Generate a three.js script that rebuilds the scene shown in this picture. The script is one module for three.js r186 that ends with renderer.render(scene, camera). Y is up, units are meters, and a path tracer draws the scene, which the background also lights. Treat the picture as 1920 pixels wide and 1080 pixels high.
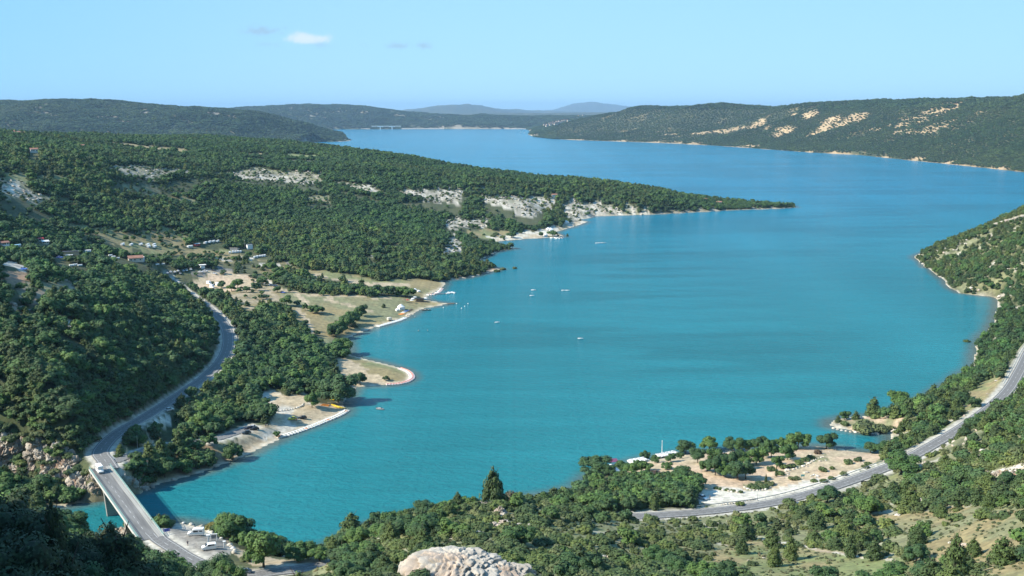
import * as THREE from 'three';
import { mergeGeometries, mergeVertices } from 'three/addons/utils/BufferGeometryUtils.js';
import { RoundedBoxGeometry } from 'three/addons/geometries/RoundedBoxGeometry.js';
import { MarchingCubes } from 'three/addons/objects/MarchingCubes.js';

// ---------- camera, sky, sun, exposure ----------
const scene = new THREE.Scene();
const renderer = new THREE.WebGLRenderer({ antialias: true });
renderer.setSize(1024, 576);
renderer.toneMapping = THREE.LinearToneMapping;
renderer.toneMappingExposure = 1.8;
renderer.shadowMap.enabled = true;
const EYE = 150, FPX = 2059, PITCH = 9.16 * Math.PI / 180, SP = Math.sin(PITCH), CP = Math.cos(PITCH);
const camera = new THREE.PerspectiveCamera(2 * Math.atan(540 / FPX) * 180 / Math.PI, 16 / 9, 1, 90000);
camera.position.set(0, EYE, 0);
camera.rotation.set(-PITCH, 0, 0);
scene.add(camera);

const SUN = new THREE.Vector3(-0.80, 0.60, 0.16).normalize();
const sun = new THREE.DirectionalLight(new THREE.Color(1, 0.93, 0.80), 4.8);
sun.position.set(SUN.x * 1500, SUN.y * 1500, -700 + SUN.z * 1500);
sun.target.position.set(0, 0, -700);
sun.castShadow = true;
sun.shadow.mapSize.set(4096, 4096);
Object.assign(sun.shadow.camera, { left: -1500, right: 1500, top: 1500, bottom: -1500, near: 10, far: 4000 });
scene.add(sun, sun.target);

const clamp = (x, a = 0, b = 1) => Math.min(b, Math.max(a, x)), lerp = (a, b, t) => a + (b - a) * t;
const smooth = (a, b, x) => { const t = clamp((x - a) / (b - a)); return t * t * (3 - 2 * t); };
function rng(seed) { let a = seed >>> 0; return () => { a = (a + 0x6D2B79F5) >>> 0; let t = a; t = Math.imul(t ^ (t >>> 15), t | 1); t ^= t + Math.imul(t ^ (t >>> 7), t | 61); return ((t ^ (t >>> 14)) >>> 0) / 4294967296; }; }
const PERM = (() => { const r = rng(7), p = new Float32Array(65536); for (let i = 0; i < 65536; i++) p[i] = r(); return p; })();
const hash2 = (i, j) => PERM[((i * 157) ^ (j * 7919) ^ ((i * j) & 1023)) & 65535];
function vnoise(x, y) {
  const i = Math.floor(x), j = Math.floor(y), fx = x - i, fy = y - j, u = fx * fx * (3 - 2 * fx), v = fy * fy * (3 - 2 * fy);
  return lerp(lerp(hash2(i, j), hash2(i + 1, j), u), lerp(hash2(i, j + 1), hash2(i + 1, j + 1), u), v);
}
function fbm(x, y, n = 4) { let s = 0, a = 0.5, t = 0; for (let k = 0; k < n; k++) { s += a * vnoise(x, y); t += a; a *= 0.5; const q = x * 1.6 + y * 1.2; y = y * 1.6 - x * 1.2 + 17.3; x = q + 5.1; } return s / t; }   // 0..1

// the sky: a clear summer afternoon with a few small clouds over the far hills
{
  const W = 4096, H = 2048, data = new Float32Array(W * H * 4);
  const dirOf = (u, v) => { const x = (u - 960) / FPX, y = -(v - 540) / FPX; return [x, y * CP - SP, -CP - y * SP]; };
  const clouds = [[577, 74, 48, 13, 0.92, 1], [603, 86, 24, 7, 0.45, 0], [490, 59, 44, 11, 0.85, 0], [500, 84, 24, 5, 0.4, 0], [748, 87, 26, 7, 0.8, 0], [797, 87, 23, 7, 0.85, 0], [683, 86, 16, 4, 0.3, 0]].map(([u, v, w, h, a, lit]) => {
    const d = dirOf(u, v), l = Math.hypot(...d); return { az: Math.atan2(d[0], -d[2]), el: Math.asin(d[1] / l), w: w / FPX, h: h / FPX, a, lit };
  });
  for (let row = 0; row < H; row++) {
    const el = ((row + 0.5) / H - 0.5) * Math.PI, e = Math.max(0, el);
    const t = 1 - Math.exp(-e / 0.42), hz = Math.exp(-e / 0.045);
    let R = lerp(0.265, 0.075, t), G = lerp(0.485, 0.225, t), B = lerp(0.632, 0.47, t);
    R += 0.035 * hz; G += 0.012 * hz;
    if (el < 0) { R = 0.3; G = 0.497; B = 0.632; }
    for (let col = 0; col < W; col++) {
      const th = ((col + 0.5) / W - 0.5) * 2 * Math.PI, cx = Math.cos(th), cz = Math.sin(th), az = Math.atan2(cx, -cz);
      const k = 1.03 - 0.19 * Math.max(smooth(0.05, -0.75, az), smooth(1.2, 2.9, az)) * (1 - 0.4 * t);   // a little deeper towards the south
      let r = R * k * (k < 1 ? lerp(1, k, 1.4) : 1), g = G * k, b = B * lerp(1, k, 0.35);
      if (el > 0.01 && el < 0.2 && Math.abs(az) < 0.4) for (const c of clouds) {
        const dx = (az - c.az) / c.w, dy = (el - c.el) / c.h;
        if (Math.abs(dx) > 2 || Math.abs(dy) > 3) continue;
        const n = fbm(az * 420 + 9, el * 700, 5) - 0.5, base = dy < 0 ? dy * 1.5 : dy * (1 + 0.25 * Math.sin(dx * 5));
        const d = Math.sqrt(dx * dx + base * base) + n * (c.lit ? 0.7 : 1.6);
        const a = c.a * smooth(1.05, c.lit ? 0.45 : 0.1, d);
        const w = c.lit ? [0.45, 0.525, 0.59] : [0.225, 0.345, 0.47];
        r = lerp(r, w[0], a); g = lerp(g, w[1], a); b = lerp(b, w[2], a);
      }
      const o = (row * W + col) * 4; data[o] = r; data[o + 1] = g; data[o + 2] = b; data[o + 3] = 1;
    }
  }
  const sky = new THREE.DataTexture(data, W, H, THREE.RGBAFormat, THREE.FloatType);
  sky.mapping = THREE.EquirectangularReflectionMapping; sky.magFilter = THREE.LinearFilter; sky.needsUpdate = true;
  scene.background = sky; scene.environment = sky;
}
scene.fog = new THREE.FogExp2(new THREE.Color(0.42, 0.69, 1.0), 0.000032);

// ---------- helpers ----------
const used = {};
const numbered = (n) => { const k = used[n] || 0; used[n] = k + 1; return k ? n + '_' + String(k).padStart(3, '0') : n; };
function tag(o, label, category, group) { o.userData = { label, category }; if (group) o.userData.group = group; return o; }
function thing(name, label, category, pos = [0, 0, 0], turn = 0, group) {
  const o = new THREE.Group(); o.name = numbered(name); o.position.set(...pos); o.rotation.y = turn; scene.add(o); return tag(o, label, category, group);
}
function mesh(name, geo, mat, parent) { const m = new THREE.Mesh(geo, mat); m.name = name; m.castShadow = m.receiveShadow = true; if (parent) parent.add(m); return m; }
function struct(name, geo, mat) { const m = mesh(numbered(name), geo, mat, scene); m.userData = { kind: 'structure' }; return m; }
function dup(root, pos, turn, label, group) { const r = root.clone(); r.name = numbered(root.name.replace(/_\d+$/, '')); scene.add(r); r.position.set(...pos); r.rotation.y = turn; r.userData = { ...root.userData }; if (label) r.userData.label = label; if (group) r.userData.group = group; return r; }
const rgb = (r, g, b) => new THREE.Color().setRGB(r, g, b);
const std = (r, g, b, rough = 0.85, extra = {}) => new THREE.MeshStandardMaterial({ color: rgb(r, g, b), roughness: rough, ...extra });
const box = (w, h, d, x = 0, y = 0, z = 0, ry = 0, rz = 0, rx = 0) => { const g = new THREE.BoxGeometry(w, h, d); g.rotateX(rx); g.rotateZ(rz); g.rotateY(ry); g.translate(x, y, z); return g; };
const rbox = (w, h, d, r, x = 0, y = 0, z = 0) => { const g = new RoundedBoxGeometry(w, h, d, 2, r); g.translate(x, y, z); return g; };
const cyl = (r0, r1, h, x = 0, y = 0, z = 0, seg = 10) => { const g = new THREE.CylinderGeometry(r1, r0, h, seg); g.translate(x, y + h / 2, z); return g; };
const merge = (list) => mergeGeometries(list.map((g) => { const n = g.index ? g.toNonIndexed() : g; for (const k of Object.keys(n.attributes)) if (!['position', 'normal', 'uv'].includes(k)) n.deleteAttribute(k); return n; }));
// ---------- terrain: surveyed heights, joined by a thin-plate surface ----------
// a sight line of the survey: [bearing right, elevation] read off as photo column and row
const ray = (u, v) => { const x = (u - 960) / FPX, y = -(v - 540) / FPX, d = [x, y * CP - SP, -CP - y * SP], l = Math.hypot(d[0], d[2]); return [d[0] / l, d[1] / l, d[2] / l]; };  // per metre of ground
const atH = (u, v, h) => { const d = ray(u, v), t = (h - EYE) / d[1]; return [d[0] * t, h, d[2] * t]; };
const atD = (u, v, t) => { const d = ray(u, v); return [d[0] * t, EYE + d[1] * t, d[2] * t]; };
const lp = (x, z) => [Math.atan2(x, -z), Math.log(Math.hypot(x, z))];

const LAKE = [
  // far bank at the bridge, then the left shore going away
  [60, 960], [120, 950], [165, 940], [200, 933], [240, 925], [268, 918], [290, 908], [330, 899], [380, 885], [405, 875], [440, 863], [465, 851], [500, 834], [525, 823], [560, 809], [600, 794], [640, 779], [653, 769], [641, 757], [648, 748], [662, 738], [668, 727], [690, 724], [735, 722], [762, 718], [775, 709], [771, 700], [755, 692], [720, 682], [690, 674], [665, 667], [652, 662], [655, 645], [655, 634], [680, 623], [700, 614], [735, 606], [760, 597], [775, 588], [800, 578], [830, 572], [846, 569], [818, 566], [796, 561], [800, 555], [812, 551], [828, 542], [836, 534], [830, 527], [846, 526], [890, 519], [915, 512], [942, 504], [918, 500], [895, 496], [905, 485], [930, 473], [968, 466], [942, 462], [928, 456], [938, 452], [985, 448], [1060, 444], [1042, 436], [1065, 428], [1105, 416], [1085, 412], [1120, 405], [1200, 403], [1280, 399], [1370, 394], [1460, 391], [1492, 389],
  // back of the headland, hidden
  [1488, 385], [1420, 382], [1340, 374], [1280, 369], [1200, 359], [1120, 347], [1000, 335], [930, 331], [870, 325], [800, 311], [740, 299], [700, 290], [660, 282], [610, 272], [560, 268.5],
  // hill beyond, its tip, and the far shore
  [600, 266], [640, 265.4], [658, 264], [640, 259], [600, 255], [560, 250], [590, 244], [640, 242.6], [760, 242], [880, 241.6], [985, 242], [1000, 247], [990, 252], [1003, 257], [1040, 261], [1100, 263.5], [1180, 266], [1250, 268.5], [1330, 272.5], [1430, 279.5], [1520, 286], [1610, 290.5], [1700, 300], [1780, 308], [1850, 315], [1920, 323], [2050, 342], [2250, 372],
  // behind the right hand spur, its tip, and back along the right shore
  [2250, 385], [2050, 388], [1980, 402], [1900, 425], [1800, 455], [1735, 472], [1712, 481], [1735, 501], [1765, 522], [1780, 541], [1800, 550], [1868, 557], [1871, 575], [1863, 605], [1838, 635], [1828, 660], [1822, 690], [1790, 715], [1730, 748], [1690, 765], [1640, 778], [1590, 783], [1562, 790], [1560, 800], [1600, 808], [1655, 813], [1672, 815], [1668, 830], [1660, 848], [1600, 845], [1560, 839], [1480, 836], [1400, 842], [1300, 850], [1260, 856], [1200, 864], [1150, 880], [1110, 893], [1085, 915], [1040, 925], [1000, 932], [960, 938], [900, 948], [820, 960], [740, 974], [680, 992], [640, 1012], [600, 1036], [560, 1046], [520, 1040], [480, 1020], [430, 1006], [400, 991], [360, 984], [330, 979], [305, 987], [285, 988], [262, 991], [230, 1002], [150, 1020], [60, 1030], [-150, 1060], [-150, 990],
].map(([u, v]) => { const p = atH(u, v, 0); return lp(p[0], p[2]); });

const PTS = [];   // [azimuth, log distance, height]
const putH = (...l) => { for (const [u, v, h] of l) { const p = atH(u, v, h); PTS.push([...lp(p[0], p[2]), h]); } };
const putD = (...l) => { for (const [u, v, d] of l) { const p = atD(u, v, d); PTS.push([...lp(p[0], p[2]), p[1]]); } };
const putA = (...l) => { for (const [a, d, h] of l) PTS.push([a, Math.log(d), h]); };
LAKE.forEach((p, i) => { if (i % 2 === 0 || i < 90) PTS.push([p[0], p[1], 0.4]); });
// slope left of the road, cliff at its foot
putH([0, 885, 3], [0, 800, 20], [60, 880, 4], [60, 812, 19], [110, 900, 3], [110, 830, 16], [150, 905, 4], [150, 860, 10], [0, 700, 38], [0, 640, 46], [0, 560, 58], [0, 520, 64], [0, 490, 66], [60, 500, 58], [100, 700, 37], [100, 640, 43], [200, 700, 30], [200, 640, 36], [300, 700, 20], [300, 640, 26], [400, 640, 16], [100, 560, 54], [200, 560, 46], [300, 560, 31], [100, 500, 52], [200, 500, 44], [300, 505, 26]);
putH([203, 840, 10], [220, 812, 10], [262, 788, 10.5], [335, 743, 11], [385, 708, 11.5], [420, 678, 12], [434, 640, 12.5], [425, 605, 13], [395, 580, 13.5], [350, 550, 14], [330, 530, 14.5]);
putH([240, 850, 9], [330, 835, 6], [420, 815, 4], [480, 790, 4], [540, 770, 3], [600, 740, 3], [560, 700, 5], [500, 680, 7], [470, 640, 9], [560, 640, 6], [600, 690, 3.5], [720, 700, 1.5], [500, 600, 9], [450, 560, 11]);
// camp, meadows
putH([0, 460, 56], [100, 460, 48], [200, 470, 36], [265, 487, 28], [400, 480, 20], [370, 510, 18], [430, 500, 16], [480, 480, 17], [560, 490, 15], [560, 520, 9], [450, 545, 10], [500, 560, 7.5], [600, 600, 4], [600, 545, 7], [700, 560, 4.5], [770, 545, 2.5], [750, 520, 4], [640, 510, 9]);
// forest and upper plateau
putH([700, 490, 12], [850, 500, 5], [800, 450, 14], [880, 430, 8], [700, 420, 22], [500, 430, 28], [900, 400, 18], [300, 430, 40], [100, 430, 53], [0, 430, 62], [0, 380, 76], [100, 380, 68], [300, 380, 52], [500, 380, 42], [700, 380, 33], [1000, 394, 10], [1080, 398, 6]);
putH([500, 334, 57], [650, 349, 47], [800, 364, 37], [900, 369, 32], [1000, 376, 27], [1120, 387, 18], [1180, 397, 4], [0, 330, 92], [0, 284, 106], [0, 254, 115], [200, 330, 82], [200, 284, 96], [200, 260, 101], [300, 330, 74], [350, 292, 85], [560, 296, 75], [560, 271, 85], [640, 288, 75], [750, 298, 64], [700, 324, 61], [850, 318, 50], [850, 344, 45], [1000, 334, 40], [1000, 354, 35], [1100, 339, 37], [1170, 348, 31], [1250, 363, 22], [1250, 382, 13], [1350, 379, 13], [1350, 389, 4.5], [1420, 385, 6], [1460, 387, 4]);
putH([620, 276, 70], [700, 292, 40], [900, 328, 22], [1050, 340, 18]);
putA([-0.42, 3600, 35], [-0.33, 3600, 35], [-0.25, 3400, 30], [-0.5, 3000, 60]);
// hills beyond
putD([-200, 190, 6400], [0, 193, 6400], [100, 192, 6400], [215, 191, 6300], [330, 201, 6200], [440, 209, 6000], [520, 223, 5800], [600, 244, 5500], [0, 230, 5500], [150, 230, 5500], [300, 235, 5500], [450, 240, 5500]);
putA([-0.42, 7600, 90], [-0.3, 7600, 90], [-0.22, 7400, 60], [-0.17, 7200, 20]);
putD([300, 212, 10600], [400, 207, 10600], [500, 198, 10500], [620, 199, 10500], [700, 201, 10400], [740, 209, 10300], [780, 216, 10300], [500, 222, 9700], [650, 222, 9700]);
putD([820, 217, 10600], [900, 216, 10600], [960, 220, 10400], [1010, 224, 10000], [1080, 224, 9800], [900, 232, 9500]);
putA([-0.2, 12500, 80], [-0.1, 12500, 60], [0, 12500, 60], [0.1, 12500, 60], [0.3, 12000, 100]);
putD([700, 214, 15500], [750, 213, 23000], [800, 202, 23000], [835, 198, 23000], [870, 197, 23000], [905, 198, 23000], [945, 212, 23000], [840, 196, 24500], [900, 196, 24500], [1000, 214, 20000], [1160, 213, 20000], [870, 214, 18000]);
putD([960, 216, 36000], [1010, 213, 36000], [1050, 202, 38000], [1090, 187, 38000], [1130, 190, 38000], [1165, 197, 38000], [1220, 208, 36000], [1500, 208, 36000], [300, 208, 36000], [0, 208, 36000], [1900, 208, 36000]);
putD([1025, 247, 6700], [1050, 234, 6900], [1100, 223, 6800], [1160, 212, 6600], [1300, 204, 6100], [1500, 199, 5450], [1640, 195, 5050], [1750, 192, 4750], [1920, 184, 4200], [2150, 176, 3700]);
putD([1100, 246, 6450], [1200, 241, 6150], [1300, 239, 5750], [1400, 239, 5300], [1500, 238, 4950], [1600, 237, 4650], [1700, 236, 4380], [1800, 240, 3980], [1900, 245, 3620], [1600, 262, 4330], [1760, 266, 3850], [1880, 286, 3330], [1450, 262, 4830], [1700, 280, 3860], [1820, 290, 3480]);
putA([0.1, 7800, 140], [0.17, 7000, 148], [0.25, 6250, 152], [0.33, 5700, 156], [0.42, 5000, 160], [0.1, 8800, 110], [0.25, 7600, 120], [0.4, 6300, 140], [0.48, 5400, 160]);
// right hand spur and shore
putH([1925, 393, 56], [2050, 360, 82], [1920, 450, 42], [1920, 520, 20], [1850, 424, 31], [1800, 452, 20], [1850, 480, 18], [1850, 530, 8], [1770, 490, 6]);
putH([1900, 620, 9], [1916, 692, 16], [1892, 735, 15], [1852, 770, 14], [1800, 805, 13], [1750, 835, 12], [1700, 860, 11.5], [1620, 890, 11], [1540, 917, 11], [1450, 940, 11], [1350, 955, 11], [1250, 965, 12], [1140, 970, 13], [1780, 750, 8], [1700, 790, 5], [1620, 797, 2.5]);
putH([1920, 760, 30], [1920, 850, 47], [1920, 950, 61], [1920, 1075, 77], [1800, 880, 30], [1800, 950, 41], [1800, 1070, 58], [1650, 920, 17], [1600, 960, 26], [1600, 1070, 48], [1400, 990, 20], [1400, 1070, 43], [1250, 1000, 24], [1250, 1070, 45]);
putH([1450, 890, 8], [1350, 870, 6], [1350, 920, 9], [1550, 860, 5.5], [1250, 866, 3], [1600, 862, 6.5], [1200, 920, 8], [1200, 945, 10]);
// knoll in front of the lake, with the rock
putH([900, 942, 34], [830, 960, 32], [760, 985, 27], [700, 1012, 21], [640, 1042, 15], [970, 946, 29], [1050, 950, 21], [1100, 966, 16], [850, 1000, 44], [850, 1032, 54], [780, 1045, 50], [900, 1070, 67], [1000, 1000, 42], [1000, 1070, 60], [1100, 1040, 46], [700, 1074, 46], [640, 1078, 28], [600, 1062, 12], [520, 1069, 12], [455, 1076, 12], [520, 1090, 15], [455, 1095, 15], [580, 1082, 17], [400, 1095, 18]);
putH([300, 1002, 11], [380, 1000, 11], [350, 1030, 12], [430, 1030, 11], [540, 1050, 10], [500, 1045, 8], [400, 1060, 12]);
// the near slope below the camera and the shoulders at its sides
putH([0, 1075, 58], [150, 1075, 42], [250, 1070, 26], [0, 990, 14]);
for (const a of [-0.45, -0.3, -0.15, 0, 0.15, 0.3, 0.45]) putA([a, 60, 117], [a, 100, 98], [a, 30, 130], [a, 15, 137], [a, 150, 77]);
putA([-0.6, 110, 128], [-0.75, 160, 150], [-0.62, 225, 92], [-0.70, 265, 110], [-0.85, 300, 150], [-0.62, 330, 60], [0.6, 250, 90], [0.75, 500, 120], [0.6, 700, 60], [-0.75, 700, 90], [-0.6, 1200, 90], [0.6, 1500, 90], [0.8, 3000, 200], [-0.8, 3000, 120], [0.75, 9000, 200], [-0.75, 9000, 200], [0.7, 40000, 60], [-0.7, 40000, 60], [0, 40000, 60]);

const RBF = (() => {
  const n = PTS.length, N = n + 3, A = [];
  const phi = (d2) => d2 < 1e-12 ? 0 : 0.5 * d2 * Math.log(d2);
  for (let i = 0; i < N; i++) A.push(new Float64Array(N + 1));
  for (let i = 0; i < n; i++) {
    for (let j = 0; j < n; j++) A[i][j] = phi((PTS[i][0] - PTS[j][0]) ** 2 + (PTS[i][1] - PTS[j][1]) ** 2);
    A[i][i] += 2e-5;
    A[i][n] = A[n][i] = 1; A[i][n + 1] = A[n + 1][i] = PTS[i][0]; A[i][n + 2] = A[n + 2][i] = PTS[i][1]; A[i][N] = PTS[i][2];
  }
  for (let c = 0; c < N; c++) {
    let p = c; for (let r = c + 1; r < N; r++) if (Math.abs(A[r][c]) > Math.abs(A[p][c])) p = r;
    [A[c], A[p]] = [A[p], A[c]];
    for (let r = c + 1; r < N; r++) { const f = A[r][c] / A[c][c]; if (f) for (let k = c; k <= N; k++) A[r][k] -= f * A[c][k]; }
  }
  const w = new Float64Array(N);
  for (let r = N - 1; r >= 0; r--) { let s = A[r][N]; for (let k = r + 1; k < N; k++) s -= A[r][k] * w[k]; w[r] = s / A[r][r]; }
  const px = Float64Array.from(PTS, (p) => p[0]), py = Float64Array.from(PTS, (p) => p[1]);
  return (a, l) => { let s = w[n] + w[n + 1] * a + w[n + 2] * l; for (let i = 0; i < n; i++) { const dx = a - px[i], dy = l - py[i], d2 = dx * dx + dy * dy; if (d2 > 1e-12) s += w[i] * 0.5 * d2 * Math.log(d2); } return s; };
})();

// signed distance to the shore, metres, land positive
const lakeX = Float64Array.from(LAKE, (p) => p[0]), lakeY = Float64Array.from(LAKE, (p) => p[1]);
function shore(a, l) {
  let d = 1e9, inside = false;
  for (let i = 0, j = LAKE.length - 1; i < LAKE.length; j = i++) {
    const x0 = lakeX[j], y0 = lakeY[j], ex = lakeX[i] - x0, ey = lakeY[i] - y0, px = a - x0, py = l - y0, t = clamp((px * ex + py * ey) / (ex * ex + ey * ey));
    const q = (px - ex * t) ** 2 + (py - ey * t) ** 2; if (q < d) d = q;
    if ((lakeY[i] > l) !== (y0 > l) && a < x0 + ex * (l - y0) / ey) inside = !inside;
  }
  return (inside ? -1 : 1) * Math.sqrt(d) * Math.exp(l);
}
// roads: [column, row, height], half width
const roadPath = (pts) => new THREE.CatmullRomCurve3(pts.map(([u, v, h]) => new THREE.Vector3(...atH(u, v, h))), false, 'centripetal');
const ROADS = [
  { key: 'west', half: 3.4, curve: roadPath([[207, 879, 11], [196, 862, 11], [188, 850, 10.7], [198, 832, 10.4], [226, 808, 10.3], [270, 783, 10.5], [335, 741, 11], [385, 706, 11.5], [416, 674, 12], [428, 640, 12.5], [419, 606, 13], [393, 580, 13.5], [360, 556, 14], [334, 536, 14.5], [318, 524, 15]]) },
  { key: 'lane', half: 2.6, curve: roadPath([[214, 866, 10.9], [250, 851, 9.5], [300, 836, 7.5], [350, 830, 6], [400, 824, 5], [440, 812, 4.2], [470, 800, 3.8]]) },
  { key: 'east', half: 2.8, curve: roadPath([[288, 1000, 11.05], [300, 1012, 11.1], [322, 1026, 11.5], [350, 1044, 12], [400, 1066, 12.4], [455, 1078, 12.5], [520, 1071, 12.2], [590, 1062, 12], [680, 1042, 12], [780, 1018, 12.5], [900, 993, 13], [1020, 978, 13], [1140, 970, 13], [1250, 964.5, 12.3], [1350, 956, 11.5], [1450, 942, 11], [1540, 919, 11], [1620, 892, 11.2], [1700, 860, 11.8], [1750, 833, 12.4], [1800, 803, 13], [1850, 768, 14], [1888, 733, 15], [1912, 694, 16], [1935, 650, 18], [1980, 600, 22]]) },
];
for (const r of ROADS) { r.len = r.curve.getLength(); r.n = Math.ceil(r.len / 2.5); r.pts = r.curve.getSpacedPoints(r.n); }
const roadCells = new Map(), RC = 24;
for (const r of ROADS) r.pts.forEach((p) => { for (let i = -1; i <= 1; i++) for (let j = -1; j <= 1; j++) { const k = (Math.floor(p.x / RC) + i) + ',' + (Math.floor(p.z / RC) + j); if (!roadCells.has(k)) roadCells.set(k, []); roadCells.get(k).push([p, r.half]); } });
function nearRoad(x, z) {   // [distance beyond the edge, road height] or null
  const c = roadCells.get(Math.floor(x / RC) + ',' + Math.floor(z / RC)); if (!c) return null;
  let best = 1e9, h = 0; for (const [p, half] of c) { const d = Math.hypot(p.x - x, p.z - z) - half; if (d < best) { best = d; h = p.y; } }
  return best < 16 ? [best, h] : null;
}

// grid in bearing and log distance
const AZ = [], LR = [];
{
  const N = 620; for (let i = 0; i <= 50; i++) AZ.push(lerp(-1.15, -0.48, i / 50)); for (let i = 1; i < N; i++) AZ.push(lerp(-0.48, 0.48, i / N)); for (let i = 0; i <= 30; i++) AZ.push(lerp(0.48, 1.15, i / 30));
  let r = 9; while (r < 46000) { LR.push(Math.log(r)); r *= r < 120 ? 1.03 : r < 700 ? 1.0075 : r < 2500 ? 1.009 : r < 6800 ? 1.0055 : r < 12000 ? 1.011 : 1.04; }
}
const NA = AZ.length, NL = LR.length, HG = new Float32Array(NA * NL), SD = new Float32Array(NA * NL);
const idxOf = (arr, x) => { let a = 0, b = arr.length - 1; while (b - a > 1) { const m = (a + b) >> 1; if (arr[m] <= x) a = m; else b = m; } return a; };
function grid(G, x, z) {
  const a = Math.atan2(x, -z), l = Math.log(Math.max(9, Math.hypot(x, z))), i = idxOf(AZ, a), j = idxOf(LR, l), u = clamp((a - AZ[i]) / (AZ[i + 1] - AZ[i])), v = clamp((l - LR[j]) / (LR[j + 1] - LR[j]));
  return lerp(lerp(G[j * NA + i], G[j * NA + i + 1], u), lerp(G[(j + 1) * NA + i], G[(j + 1) * NA + i + 1], u), v);
}
const groundH = (x, z) => grid(HG, x, z), shoreD = (x, z) => grid(SD, x, z);
{
  // coarse pass of the smooth surface, then detail
  const st = 4, ca = Math.ceil(NA / st) + 1, cl = Math.ceil(NL / st) + 1, C = new Float32Array(ca * cl), S = new Float32Array(ca * cl), at = (arr, k) => arr[Math.min(arr.length - 1, k)];
  for (let j = 0; j < cl; j++) for (let i = 0; i < ca; i++) C[j * ca + i] = RBF(at(AZ, i * st), at(LR, j * st));
  for (let j = 0; j < NL; j++) for (let i = 0; i < NA; i++) {
    const a = AZ[i], l = LR[j], r = Math.exp(l), x = Math.sin(a) * r, z = -Math.cos(a) * r;
    const ci = Math.floor(i / st), cj = Math.floor(j / st), u = i / st - ci, v = j / st - cj;
    const base = lerp(lerp(C[cj * ca + ci], C[cj * ca + ci + 1], u), lerp(C[(cj + 1) * ca + ci], C[(cj + 1) * ca + ci + 1], u), v);
    let sd = r > 200 && r < 14000 ? shore(a, l) : 500;
    const wob = Math.min(1, r / 1500); sd += (fbm(x / 18, z / 18, 3) - 0.5) * 5 * (0.35 + wob);
    SD[j * NA + i] = sd;
    let h;
    if (sd > 0) {
      const far = smooth(2300, 5000, r), k = smooth(6, 70, sd);
      let amp = 2.0 * k; let n = (fbm(x / 60, z / 60, 4) - 0.5) * amp * 2;
      if (r > 900 && r < 3600 && a < 0.3) n += smooth(900, 1300, r) * smooth(60, 260, sd) * ((fbm(x / 260 + 2, z / 200 + 5, 3) - 0.5) * 13 + (fbm(x / 90 + 7, z / 70, 3) - 0.5) * 6);   // folds of the plateau
      if (r < 330) n *= 0.5 + 0.5 * smooth(150, 330, r);
      if (far > 0) { const q = fbm(x / 520 + 3, z / 520, 5), ridg = 1 - Math.abs(q * 2 - 1); n += far * smooth(20, 300, sd) * ((ridg - 0.78) * 46 + (fbm(x / 130, z / 130, 4) - 0.5) * 16) * (r > 20000 ? 1.5 : r > 12000 ? 0.3 : 1); }
      // the steep slope that the viewpoint stands on, with a shoulder to its left
      const nearH = 144 - 0.45 * r + Math.max(0, -0.5 - a) * 260 * smooth(40, 160, r), b2 = r < 190 ? lerp(nearH, base, smooth(125, 190, r)) : base;
      h = Math.max(b2, 0.6) + n;
      h = 0.12 + (Math.max(h, 0.5) - 0.12) * smooth(0, 14, sd) + 0.02 * Math.min(sd, 10);
    } else h = -0.15 + Math.max(-5, sd * 0.12);
    if (r < 1100) { const rd = nearRoad(x, z); if (rd && sd > -1) { const t = 1 - smooth(1.6, 9, rd[0]); h = lerp(h, rd[1] - 0.22, t); } }
    HG[j * NA + i] = h;
  }
}
const MAXD = 45000;
function hit(u, v) {   // where the sight line meets the ground or the water
  const d = ray(u, v); let t = 20, prev = 20, k = 1.006;
  while (t < MAXD) { const y = EYE + d[1] * t; if (y <= Math.max(0, groundH(d[0] * t, d[2] * t))) break; prev = t; t *= k; }
  if (t >= MAXD) t = MAXD - 1;
  for (let i = 0; i < 14; i++) { const m = (prev + t) / 2; if (EYE + d[1] * m <= Math.max(0, groundH(d[0] * m, d[2] * m))) t = m; else prev = m; }
  return [d[0] * t, Math.max(0, groundH(d[0] * t, d[2] * t)), d[2] * t];
}
function seen(x, y, z, slack = 0) {   // is the point in sight of the viewpoint above the bare ground
  const r = Math.hypot(x, z); let t = Math.min(r * 0.98, r - 12), n = 0;
  while (t > 30 && n++ < 260) { const yy = EYE + (y - EYE) * t / r; if (groundH(x * t / r, z * t / r) > yy + slack) return false; t -= Math.max(4, t * 0.018); }
  return true;
}
const project = (x, y, z) => { const dy = y - EYE, w = -z * CP - dy * SP, yy = dy * CP - z * SP * 1; return [960 + FPX * x / w, 540 - FPX * (dy * CP + (-z) * SP) / w, w]; };
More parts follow.
